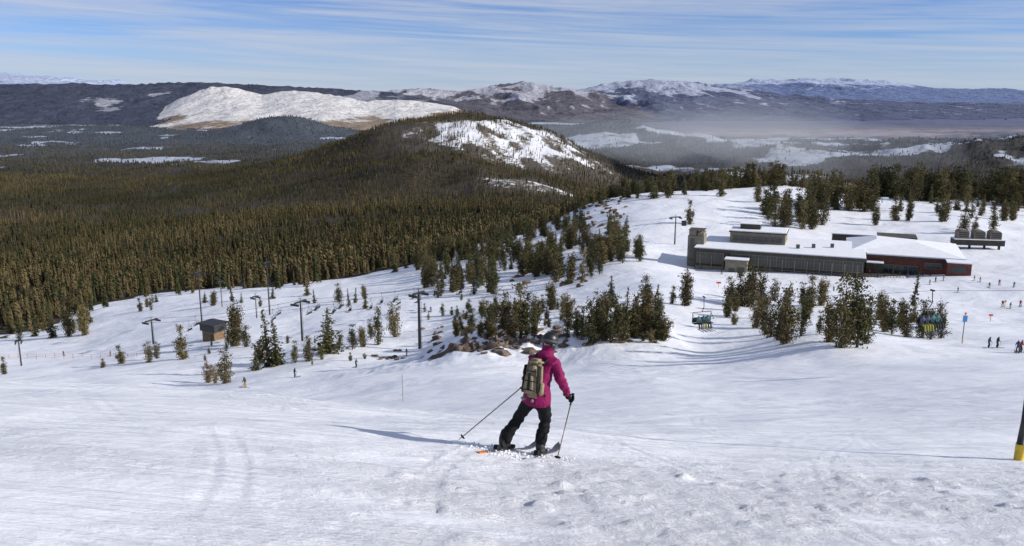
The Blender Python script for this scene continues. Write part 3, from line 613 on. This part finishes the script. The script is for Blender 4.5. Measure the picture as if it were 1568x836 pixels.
PS=[person(False,c,p) for c,p in (((.03,.03,.035),(.03,.03,.03)),((.35,.05,.04),(.03,.03,.04)),((.03,.05,.12),(.02,.02,.025)),((.04,.04,.04),(.3,.2,.04)),((.025,.025,.03),(.02,.02,.02)))]
SE=[person(True,c,p) for c,p in (((.03,.03,.035),(.03,.03,.03)),((.05,.06,.11),(.28,.28,.05)),((.05,.16,.16),(.03,.03,.03)))]
def chairmesh():
    mb=MB(); mb.tube((0,0,0),(0,.1,-1.0),.035); mb.tube((0,.1,-1.0),(0,-.25,-1.6),.035); mb.box((0,-.25,-1.6),(2.1,.06,.06))
    for sx in (-1.05,1.05): mb.tube((sx,-.25,-1.6),(sx,-.3,-2.7),.03); mb.tube((sx,-.3,-2.7),(sx,.3,-2.72),.03); mb.tube((sx,-.25,-1.75),(sx,.35,-2.25),.025)
    mb.box((0,.02,-2.7),(2.1,.5,.07)); mb.box((0,-.28,-2.4),(2.1,.06,.5)); mb.box((0,.35,-2.25),(2.1,.04,.04)); mb.box((0,.6,-3.1),(1.6,.05,.05))
    mb.tube((0,.35,-2.25),(0,.6,-3.1),.02); mb.box((0,0,.02),(.12,.4,.12)); return mb.mesh('chair',[M['darksteel']])
CM=chairmesh()
def chair(p,rz,n,par=None):
    e=empty('lift_chair',p,rz); o=link(bpy.data.objects.new('frame',CM),e)
    for i in range(n):
        q=link(bpy.data.objects.new('rider_%d'%(i+1),random.choice(SE)),e); q.location=((i-(n-1)/2)*.52,.05,-3.13)
Ta=TW[0][0]; s_,t_=sT(1078,455); Yc=84; pc=Vector((s_*Yc,Yc,t_*Yc))
s_,t_=sT(1428,445); Yd=66; pd_=Vector((s_*Yd,Yd,t_*Yd)); Tb=pd_+(pd_-pc)*.9
cable('lift_cable',Ta,pc,.6,.014,M['steel']); cable('lift_cable',pc,pd_,.2,.014,M['steel']); cable('lift_cable',pd_,Tb,.2,.014,M['steel'])
chair(pc,math.pi+.3,3); chair(pd_,math.pi+.35,4)
tB=TW[1][0]; tA=TW[2][0]; x,y,z=hit(760,462,160); tD=Vector((x,y,z+9))
for off in (Vector((0,2.6,0)),Vector((0,-2.6,0))):
    cable('lift_cable',tA+off,tB+off,1.2,.035,M['darksteel']); cable('lift_cable',tB+off,tD+off,1.5,.035,M['darksteel'])
    for q in (.06,.16,.24,.35,.45,.56,.66,.78,.9):
        q=q+random.uniform(-.03,.03); p=tB.lerp(tD,q)+off; chair(p-Vector((0,0,1.5*4*q*(1-q)+.05)),random.uniform(1.2,1.7),random.choice((0,2,3,3)))
    for q in (.3,.6,.85): p=tA.lerp(tB,q)+off; chair(p-Vector((0,0,1.2*4*q*(1-q)+.05)),1.4,random.choice((0,2)))
cable('lift_cable',TW[3][0],TW[4][0],2,.03,M['darksteel'])
tg=TW[7][0]; mb=MB(); mb.box((0,0,-2.6),(1.8,1.8,1.9)); mb.box((0,0,-2.4),(1.84,1.3,.9),1); mb.box((0,0,-1.6),(1.5,1.5,.15)); mb.tube((0,0,-1.6),(0,0,0),.05)
x,y,z=hit(1046,372,100); o=link(bpy.data.objects.new('gondola_cabin',mb.mesh('g',[M['darksteel'],M['glass']]))); o.location=(x,y,tg.z-.6)
cable('gondola_cable',tg+Vector((-120,160,-30)),Vector((x,y,tg.z-.55)),2,.03,M['darksteel']); cable('gondola_cable',Vector((x,y,tg.z-.55)),Vector((x+45,y-30,tg.z)),1,.03,M['darksteel'])
# ------------------------------------------------------------ small people
for px,py in ((1513,533),(1526,533),(1558,541),(1562,540),(376,594),(451,578),(545,563),(1491,430),(1500,432),(1515,441),(1546,473),(1535,470),(1562,470),(1467,448),(1445,430),(1432,432),(98,545),(170,545),(660,478),(600,480),(1552,440),(1530,436),(1405,428),(1390,426),(1424,436),(1105,420),(622,545)):
    x,y,z=hit(px,py,60); o=link(bpy.data.objects.new('distant_skier',random.choice(PS))); o.location=(x,y,z+.03); o.rotation_euler=(0,0,random.uniform(0,6.28)); o.scale=(1.05,)*3
for i in range(9):
    o=link(bpy.data.objects.new('deck_guest_%d'%i,random.choice(PS)),lodge); o.location=(LL+2+i*2.3,random.uniform(2.5,8),.93); o.rotation_euler=(0,0,random.uniform(0,6))
def marker(px,py,h,m,r=.03,panel=None,name='trail_marker'):
    x,y,z=hit(px,py,20); mb=MB(); mb.tube((0,0,-.2),(0,0,h),r,n=8)
    if panel: mb.box((0,-r-.03,h-panel[1]/2),(panel[0],.04,panel[1]),1); mb.box((0,-r-.02,.4),(.12,.1,.8),2)
    o=link(bpy.data.objects.new(name,mb.mesh(name,[m,panel[2] if panel else m,M['yellow']]))); o.location=(x,y,z)
marker(617,615,2.4,M['wood'],.02); marker(1473,526,4.6,M['steel'],.07,(.7,1.0,M['blue']),'trail_sign'); marker(1477,492,2.0,M['steel'],.05,(.5,.5,M['orange']),'trail_sign'); marker(1516,492,1.6,M['steel'],.04,(.9,.4,M['redp']),'trail_sign')
marker(1100,440,1.6,M['steel'],.04,(1.3,.5,M['redp']),'trail_sign'); marker(1538,472,2,M['steel'],.05,(.5,.5,M['orange']),'trail_sign')
mb=MB(); pv=None
for px in range(0,220,14):
    x,y,z=hit(px,547+ (px%3),60); mb.tube((x,y,z-.2),(x,y,z+1.3),.05,n=5)
    if pv and abs(pv[1]-y)<25: 
        for zz in (.5,1.2): mb.tube((pv[0],pv[1],pv[2]+zz),(x,y,z+zz),.03,n=4,m=1)
    pv=(x,y,z)
link(bpy.data.objects.new('rope_fence',mb.mesh('rf',[M['wood'],M['orange']])))
xp,yp=9.32,14.6; zp=Hs(xp,yp); pe=empty('padded_pole',(xp,yp,zp)); 
mb=MB(); mb.tube((0,0,-.3),(0,0,4.6),.045,.04,16); link(bpy.data.objects.new('pole',mb.mesh('p',[M['darksteel']],True)),pe)
mb=MB(); mb.tube((0,0,-.1),(0,0,.32),.085,.08,20); link(bpy.data.objects.new('yellow_pad',mb.mesh('p',[M['yellow']],True)),pe)
mb=MB(); mb.tube((0,0,.321),(0,0,.75),.07,.045,20); link(bpy.data.objects.new('black_pad',mb.mesh('p',[M['darksteel']],True)),pe)
def rockmesh(spots,name):
    bm=bmesh.new(); r=random.Random(3)
    for (x,y,z,s) in spots:
        b=bmesh.ops.create_icosphere(bm,subdivisions=2,radius=1)['verts']; ph=r.uniform(0,50); sc=Vector((s*r.uniform(.7,1.5),s*r.uniform(.6,1.1),s*r.uniform(.5,1.0)))
        for v in b:
            n=1+.75*(float(vn(v.co.x*1.6+ph,v.co.y*1.6+v.co.z*2.1,5))-.5)*2; c=v.co*n; v.co=Vector((x+c.x*sc.x,y+c.y*sc.y,z+c.z*sc.z))
    me=bpy.data.meshes.new(name); bm.to_mesh(me); bm.free(); me.materials.append(M['rock']); link(bpy.data.objects.new(name,me))
sp=[]
for i in range(110):
    x,y,z=hit(random.gauss(752,50),random.uniform(498,541),60); sp.append((x,y,z-.15,random.uniform(.3,1.1)))
for i in range(34): x,y,z=hit(random.uniform(850,1010),random.uniform(500,526),60); sp.append((x,y,z-.1,random.uniform(.3,.9)))
rockmesh(sp,'rock_outcrop')
sp=[]
for i in range(70): x,y,z=hit(random.uniform(870,960),random.uniform(300,350),60); sp.append((x,y,z,random.uniform(.5,1.8)))
for i in range(12): x,y,z=hit(random.gauss(597,14),random.uniform(545,553),60); sp.append((x,y,z,random.uniform(.3,.7)))
for i in range(40): x,y,z=hit(random.uniform(700,900),random.uniform(385,440),60); sp.append((x,y,z,random.uniform(.4,1.4)))
rockmesh(sp,'scattered_rocks')
# ------------------------------------------------------------ main skier
sx0,_=sT(800,693); gy=10.72; gx=sx0*gy; gz=Hs(gx,gy)
sk=empty('skier',(gx,gy,gz))
def fabric(name,c,c2,bump=.012,sc=14):
    t=NT(name); tc=t.n('ShaderNodeTexCoord'); n=t.n('ShaderNodeTexNoise',i_Scale=sc,i_Detail=4.0,i_Distortion=1.0); t.l(tc.outputs['Object'],n.inputs['Vector'])
    t.l(t.mix(n.outputs[0],c2,c),t.b.inputs['Base Color']); b=t.n('ShaderNodeBump',i_Strength=1.0,i_Distance=bump); t.l(n.outputs[0],b.inputs['Height']); t.l(b.outputs[0],t.b.inputs['Normal']); t.b.inputs['Roughness'].default_value=.7; t.b.inputs['Specular IOR Level'].default_value=.2; return t.m
mj=fabric('magenta_jacket',(.24,.008,.085),(.17,.006,.06)); mpn=fabric('black_ski_trousers',(.008,.008,.009),(.004,.004,.005)); mpk=fabric('backpack_fabric',(.32,.27,.17),(.19,.16,.10),.008,22)
mdk=fabric('black_webbing',(.02,.02,.02),(.012,.012,.012)); mgl=fabric('black_gloves',(.012,.012,.013),(.007,.007,.007),.004,60)
mhel=mat('helmet_shell',(.012,.012,.013),.4); mboot=mat('boot_shell',(.02,.02,.024),.45); mski=mat('ski_topsheet',(.07,.07,.08),.35); mbr=mat('grey_trim',(.22,.21,.2),.6)
vs=[(.19,.0,.80),(.21,.05,.95),(.25,.11,1.12),(.29,.15,1.26),(.325,.19,1.36),(.35,.23,1.44),
 (.43,.07,1.255),(.515,.0,1.02),(.57,.08,.88),(.60,.14,.79),
 (.15,.235,1.255),(.07,.27,1.02),(.05,.38,.92),(.06,.45,.85),
 (.27,-.03,.74),(.315,.12,.46),(.26,.03,.24),(.235,-.01,.13),
 (.105,.05,.74),(-.06,.14,.46),(-.20,.06,.24),(-.26,.015,.13)]
ed=[(0,1),(1,2),(2,3),(3,4),(4,5),(3,6),(6,7),(7,8),(8,9),(3,10),(10,11),(11,12),(12,13),(0,14),(14,15),(15,16),(16,17),(0,18),(18,19),(19,20),(20,21)]
ra=[(.165,.15),(.15,.135),(.165,.14),(.13,.12),.075,.06,.085,.068,.055,.047,.085,.068,.055,.047,.115,.082,.088,.092,.115,.082,.088,.092]
bmn=skin('body',vs,ed,ra,3)
bm=bmesh.new(); bm.from_mesh(bmn); bm.normal_update()
for v in bm.verts:
    x,y,z=v.co; w=float(vn(x*14+y*9,z*22+y*6,3))-.5; w2=float(vn(x*30+y*25,z*45,9))-.5
    v.co+=v.normal*(w*.026+w2*.010)
for f in bm.faces:
    c=f.calc_center_median()
    f.material_index=1 if (c.z<.735) and not (c.x>.47) else 0
    if (c-Vector(vs[5])).length<.065: f.material_index=2
me2=bpy.data.meshes.new('body'); bm.to_mesh(me2); bm.free()
for m in (mj,mpn,mdk): me2.materials.append(m)
link(bpy.data.objects.new('body',me2),sk)
def ellip(name,c,r,m,par,rot=None,sub=3,fn=None):
    bm=bmesh.new(); bmesh.ops.create_icosphere(bm,subdivisions=sub,radius=1)
    for v in bm.verts:
        p=v.co.copy()
        if fn: p=fn(p)
        p=Vector((p.x*r[0],p.y*r[1],p.z*r[2])); p=rot@p if rot else p; v.co=p+Vector(c)
    for f in bm.faces: f.smooth=True
    me=bpy.data.meshes.new(name); bm.to_mesh(me); bm.free(); me.materials.append(m); return link(bpy.data.objects.new(name,me),par)
mb=MB(); n=28; R0=Matrix.Rotation(-.53,3,'Z')
prof=[(.93,.165,.135),(.86,.182,.155),(.79,.192,.168),(.735,.196,.172),(.725,.188,.164)]
for k,(z,a,b) in enumerate(prof):
    for i in range(n):
        t_=6.2832*i/n; wv=1+.035*math.sin(t_*5+k)+.02*math.sin(t_*9); p=R0@Vector((math.cos(t_)*a*wv,math.sin(t_)*b*wv,0)); mb.v.append(p+Vector((.195+.05*(z-.8),.02+.1*(z-.8),z+.012*math.sin(t_*2))))
for k in range(len(prof)-1):
    for i in range(n): mb.f.append((k*n+i,(k+1)*n+i,(k+1)*n+(i+1)%n,k*n+(i+1)%n)); mb.mi.append(0)
link(bpy.data.objects.new('jacket_hem',mb.mesh('h',[mj],True)),sk)
HC=Vector((.375,.26,1.49)); face=Vector((.75,.55,-.30)).normalized(); rt=face.cross(Vector((0,0,1))).normalized(); up=rt.cross(face); HR=Matrix((rt,face,up)).transposed()
ellip('head',HC,(.074,.092,.108),M['skin'],sk,HR); ellip('nose',HC+face*.098-up*.02,(.013,.02,.02),M['skin'],sk,HR,2); ellip('mouth',HC+face*.09-up*.058,(.024,.006,.006),mat('lips',(.4,.15,.13)),sk,HR,2)
def hf(p):
    if p.z<-.35: p.z=-.35+(p.z+.35)*.25
    return p
ellip('helmet',HC+up*.022-face*.012,(.104,.120,.116),mhel,sk,HR,4,hf)
for q in (-1,1): ellip('helmet_ear_pad',HC+rt*.083*q-up*.045-face*.01,(.024,.045,.05),mhel,sk,HR,3)
mb=MB(); n=32
for k,(r_,zz) in enumerate(((1.0,.014),(1.0,-.014),(1.05,-.013),(1.05,.013))):
    for i in range(n): t_=6.2832*i/n; mb.v.append(HC+up*(.022+zz)-face*.012+rt*math.cos(t_)*.105*r_+face*math.sin(t_)*.121*r_)
for k in range(4):
    for i in range(n): mb.f.append((k*n+i,k*n+(i+1)%n,((k+1)%4)*n+(i+1)%n,((k+1)%4)*n+i)); mb.mi.append(0)
link(bpy.data.objects.new('goggle_strap',mb.mesh('gs',[mat('strap_charcoal',(.06,.06,.065),.6)],True)),sk)
ellip('goggles',HC+face*.085+up*.012,(.07,.035,.036),mat('goggle_lens',(.05,.03,.02),.1),sk,HR,3)
for q in (-.045,0,.045): ellip('helmet_vent',HC+rt*q+up*.131-face*.03,(.009,.04,.008),mdk,sk,HR,2)
ellip('hood',(.30,.115,1.355),(.105,.07,.055),mj,sk,Matrix.Rotation(-.53,3,'Z'),3,lambda p:p*(1+.12*(float(vn(p.x*3+5,p.z*3+p.y*2,2))-.5)*2))
mb=MB(); mb.tube((.325,.185,1.33),(.352,.225,1.435),.088,.083,20); link(bpy.data.objects.new('collar',mb.mesh('c',[mj],True)),sk)
Bk=Matrix.Rotation(-.53,3,'Z')@Matrix.Rotation(-.22,3,'X')
BS=.92
def pk(name,c,d,m,bev,tw=0):
    bm=bmesh.new(); bmesh.ops.create_cube(bm,size=1)
    for v in bm.verts:
        v.co=Vector((v.co.x*d[0]*(1-.22*(v.co.z>0)),v.co.y*d[1],v.co.z*d[2]))
    bmesh.ops.bevel(bm,geom=bm.edges[:],offset=bev,segments=4,affect='EDGES'); bmesh.ops.subdivide_edges(bm,edges=[e for e in bm.edges if e.calc_length()>.04],cuts=2,use_grid_fill=True)
    for v in bm.verts:
        w=float(vn(v.co.x*18+3,v.co.z*18+v.co.y*9,4))-.5; v.co*= (1+.05*w); v.co=PB+Bk@((v.co+Vector(c))*BS)
    for f in bm.faces: f.smooth=True
    me=bpy.data.meshes.new(name); bm.to_mesh(me); bm.free(); me.materials.append(m); link(bpy.data.objects.new(name,me),sk)
PB=Vector((.145,-.075,1.09))
pk('backpack',(0,0,0),(.30,.19,.54),mpk,.075); pk('backpack_front_pocket',(0,-.10,-.06),(.22,.08,.30),mpk,.038); pk('backpack_top_lid',(0,.01,.245),(.23,.18,.09),mpk,.035)
pk('backpack_dark_panel',(0,-.145,-.03),(.045,.012,.24),mdk,.005); pk('backpack_hip_pad',(0,.10,-.22),(.38,.08,.07),mdk,.025)
for q in (-1,1):
    pk('compression_strap',(q*.118,-.07,0),(.014,.07,.38),mdk,.004); pk('side_pocket',(q*.15,0,-.13),(.03,.10,.18),mpk,.014)
for zz in (.12,-.02,-.15): pk('webbing_strap',(0,-.143,zz),(.245,.010,.014),mdk,.003)
pk('bottle_pouch',(-.10,-.06,-.29),(.08,.07,.06),mbr,.02); pk('hanging_buckle',(.03,-.03,-.31),(.05,.03,.05),mbr,.01)
for off in (-.08,.08):
    pts=[PB+Bk@Vector((off,.06,.20)),Vector((.29,.15,1.37))+Bk@Vector((off*1.1,0,-.01)),Vector((.29,.15,1.27))+Bk@Vector((off*1.2,.135,0)),Vector((.25,.11,1.05))+Bk@Vector((off*1.5,.16,0))]
    m_=skin('strap',pts,[(0,1),(1,2),(2,3)],[(.026,.010)]*4,1); m_.materials.append(mdk); link(bpy.data.objects.new('shoulder_strap',m_),sk)
def glove(hand,fore,pdir,sgn,nm):
    hand=Vector(hand); a=(hand-Vector(fore)).normalized(); pd=Vector(pdir).normalized(); a2=(a-pd*a.dot(pd)).normalized(); sd=a2.cross(pd)*sgn
    ms=[]
    kn=hand+a2*.055
    palm=skin('palm',[hand-a2*.05,hand-a2*.005,kn],[(0,1),(1,2)],[.042,(.046,.036),(.044,.03)],2); ms.append((palm,0))
    for i in range(4):
        l=(.9,1.05,1.0,.8)[i]; o=pd*((i-1.5)*.021)
        p0=kn-a2*.015+o; p1=kn+a2*.028*l+o; p2=kn+a2*.034*l-sd*.035*l+o; p3=kn+a2*.010-sd*.058*l+o; p4=kn-a2*.012-sd*.048*l+o
        ms.append((skin('f',[p0,p1,p2,p3,p4],[(0,1),(1,2),(2,3),(3,4)],[.013,.0125,.012,.011,.0095],1),0))
    p0=hand-pd*.02; p1=hand-pd*.05-sd*.02+a2*.015; p2=hand-pd*.04-sd*.05+a2*.035; p3=hand-pd*.02-sd*.066+a2*.05
    ms.append((skin('t',[p0,p1,p2,p3],[(0,1),(1,2),(2,3)],[.017,.015,.0135,.011],1),0))
    m=merge(ms,[mgl],nm)
    for p in m.polygons: p.use_smooth=True
    link(bpy.data.objects.new(nm,m),sk); return kn+a2*.012-sd*.028
def g(x,y): return Hs(gx+x,gy+y)-gz
tipR=Vector((.435,-.42,0)); tipR.z=g(tipR.x,tipR.y)
tipL=Vector((-.86,.02,.19))
hR=Vector((.62,.165,.745)); hL=Vector((.05,.46,.83))
gr=glove(hR,(.57,.08,.88),tipR-hR,1,'right_glove'); gl=glove(hL,(.05,.38,.92),tipL-hL,-1,'left_glove')
mpole=mat('ski_pole_shaft',(.16,.11,.06),.35,.3)
for nm,gp,tp in (('right_ski_pole',gr,tipR),('left_ski_pole',gl,tipL)):
    d=(tp-gp).normalized(); mb=MB()
    mb.tube(gp-d*.07,gp+d*.09,.015,.013,10,1); mb.tube(gp-d*.085,gp-d*.07,.02,.02,10,1); mb.tube(gp+d*.09,tp-d*.05,.0085,.0065,10,0); mb.tube(tp-d*.05,tp,.006,.003,8,1); mb.tube(tp-d*.075,tp-d*.06,.045,.03,12,1)
    link(bpy.data.objects.new(nm,mb.mesh('sp',[mpole,mdk],True)),sk)
for nm,ank,sd_ in (('left',Vector((-.26,.01)),Vector((.58,.81)).normalized()),('right',Vector((.235,-.01)),Vector((.36,.93)).normalized())):
    a=Vector((ank.x,ank.y,0)); d=Vector((sd_.x,sd_.y,0)); dz=(g(a.x+d.x*.5,a.y+d.y*.5)-g(a.x-d.x*.5,a.y-d.y*.5)); dd=Vector((d.x,d.y,dz)).normalized()
    a.z=g(a.x,a.y)+.005; upv=Vector((.07,.3,1)).normalized(); lf=upv.cross(dd).normalized(); upv=dd.cross(lf)
    o_=a-dd*.02
    bm_=skin('boot',[o_+upv*.10,o_+upv*.20+dd*.015,o_+upv*.30+dd*.05,o_+upv*.075-dd*.07,o_+upv*.075+dd*.09,o_+upv*.068+dd*.17],[(0,1),(1,2),(0,3),(0,4),(4,5)],[.062,.062,.068,.048,.05,.042],2)
    mb=MB(); R3=Matrix((lf,dd,upv)).transposed()
    mb.box(o_+upv*.035+dd*.06,(.07,.34,.025),1,R3)
    mb.box(o_+upv*.05+dd*.235,(.06,.06,.05),1,R3); mb.box(o_+upv*.055-dd*.13,(.06,.08,.06),1,R3)
    for h_ in (.10,.14,.22,.26): mb.box(o_+upv*h_+lf*.0+dd*.05,(.135,.03,.014),2,R3)
    link(bpy.data.objects.new(nm+'_boot',merge([(bm_,0),(mb.mesh('q',[]),None)],[mboot,mdk,mbr],'boot')),sk)
    vs=[];fs=[];n=30;Ls=1.44
    for i in range(n+1):
        q=i/n; l=-.58+Ls*q; w=.036+.022*abs(2*q-1)**2
        if q>.9: w*=math.sqrt(max(.02,1-((q-.9)/.1)**2))
        if q<.02: w*=.7
        h=.006+(.09*((q-.86)/.14)**2 if q>.86 else 0)
        c=o_+dd*l
        gg=g(c.x,c.y); c.z=gg-.004 if q<=.86 else max(c.z,gg)
        for sx,hz_ in ((-1,0),(1,0),(1,.014),(-1,.014)): vs.append(c+lf*sx*w+upv*(h+hz_))
    for i in range(n):
        for k in range(4): fs.append((4*i+k,4*i+(k+1)%4,4*i+4+(k+1)%4,4*i+4+k))
    fs+=[(3,2,1,0),(4*n,4*n+1,4*n+2,4*n+3)]
    mi=[0]*(len(fs)); 
    for i in range(n):
        if (i<3 and nm=='left'): 
            for k in range(4): mi[4*i+k]=1
    link(bpy.data.objects.new(nm+'_ski',pydata('ski',vs,fs,[mski,M['orange']],mi)),sk)
sp=random.Random(9); bm=bmesh.new()
for i in range(520):
    bx,by=random.choice(((-.42,-.12),(-.3,.1),(.12,-.35),(.02,-.1),(.25,-.2)))
    x=bx+sp.gauss(0,.22); y=by+sp.gauss(0,.16); z=g(x,y)+abs(sp.gauss(0,.012)); r_=sp.uniform(.004,.018)
    b=bmesh.ops.create_icosphere(bm,subdivisions=1,radius=r_)['verts']
    for v in b: v.co=Vector((gx+x+v.co.x*sp.uniform(.8,1.4),gy+y+v.co.y,gz+z+v.co.z*.8))
me=bpy.data.meshes.new('snow_chunks'); bm.to_mesh(me); bm.free(); me.materials.append(M['snowcap']); link(bpy.data.objects.new('snow_chunks',me))
# ------------------------------------------------------------ camera, sun, sky
cam=bpy.data.cameras.new('camera'); cam.sensor_width=36; cam.lens=F/1568*36; cam.clip_end=200000; cam.clip_start=.1
co=bpy.data.objects.new('camera',cam); co.rotation_euler=(math.pi/2-P,0,0); scene.collection.objects.link(co); scene.camera=co
el=math.radians(26); sd=Vector((.98,-.19)).normalized(); sv=Vector((sd.x*math.cos(el),sd.y*math.cos(el),math.sin(el)))
su=bpy.data.lights.new('sun','SUN'); su.energy=5.0; su.angle=math.radians(.5); su.color=(1,.955,.88)
so=bpy.data.objects.new('sun',su); so.rotation_euler=sv.to_track_quat('Z','Y').to_euler(); scene.collection.objects.link(so)
w=bpy.data.worlds.new('World'); scene.world=w; w.use_nodes=True; nt=w.node_tree; bg=nt.nodes['Background']
sky=nt.nodes.new('ShaderNodeTexSky'); sky.sky_type='NISHITA'; sky.sun_disc=False; sky.sun_elevation=el; sky.sun_rotation=math.atan2(sd.x,sd.y); sky.altitude=3000; sky.air_density=1.0; sky.dust_density=0; sky.ozone_density=3.0
tc=nt.nodes.new('ShaderNodeTexCoord'); sx=nt.nodes.new('ShaderNodeSeparateXYZ'); nt.links.new(tc.outputs['Generated'],sx.inputs[0])
def wm(op,a,b=None,c=None,cl=False):
    x=nt.nodes.new('ShaderNodeMath'); x.operation=op; x.use_clamp=cl
    for i,v in enumerate((a,b,c)):
        if v is None: continue
        if isinstance(v,(int,float)): x.inputs[i].default_value=v
        else: nt.links.new(v,x.inputs[i])
    return x.outputs[0]
cx=nt.nodes.new('ShaderNodeCombineXYZ'); nt.links.new(wm('MULTIPLY',sx.outputs[0],1.6),cx.inputs[0]); nt.links.new(wm('MULTIPLY_ADD',sx.outputs[0],1.9,wm('MULTIPLY',sx.outputs[2],46)),cx.inputs[1])
def wn(scale,det,dist):
    x=nt.nodes.new('ShaderNodeTexNoise'); x.inputs['Scale'].default_value=scale; x.inputs['Detail'].default_value=det; x.inputs['Distortion'].default_value=dist; x.inputs['Roughness'].default_value=.6; nt.links.new(cx.outputs[0],x.inputs['Vector']); return x.outputs[0]
c1=wm('MULTIPLY_ADD',wn(1.0,8,.9),5.0,-2.0,True); c2=wm('MULTIPLY_ADD',wn(4.0,7,.6),3.0,-1.1,True)
cl=wm('MULTIPLY_ADD',c1,.50,wm('MULTIPLY',c2,.30),True)
tn_=nt.nodes.new('ShaderNodeMix'); tn_.data_type='RGBA'; tn_.blend_type='MULTIPLY'; tn_.inputs[0].default_value=1; nt.links.new(sky.outputs[0],tn_.inputs[6]); tn_.inputs[7].default_value=(.60,.71,1.0,1)
mh=nt.nodes.new('ShaderNodeMix'); mh.data_type='RGBA'; nt.links.new(wm('MULTIPLY_ADD',sx.outputs[2],-11.0,.62,True),mh.inputs[0]); nt.links.new(tn_.outputs[2],mh.inputs[6]); mh.inputs[7].default_value=(3.7,4.5,5.9,1)
mx=nt.nodes.new('ShaderNodeMix'); mx.data_type='RGBA'; nt.links.new(cl,mx.inputs[0]); nt.links.new(mh.outputs[2],mx.inputs[6]); mx.inputs[7].default_value=(5.1,5.5,6.4,1)
nt.links.new(mx.outputs[2],bg.inputs[0]); bg.inputs[1].default_value=.11
scene.view_settings.view_transform='Standard'; scene.view_settings.look='None'; scene.view_settings.exposure=0
print('skier ground',gx,gy,gz)
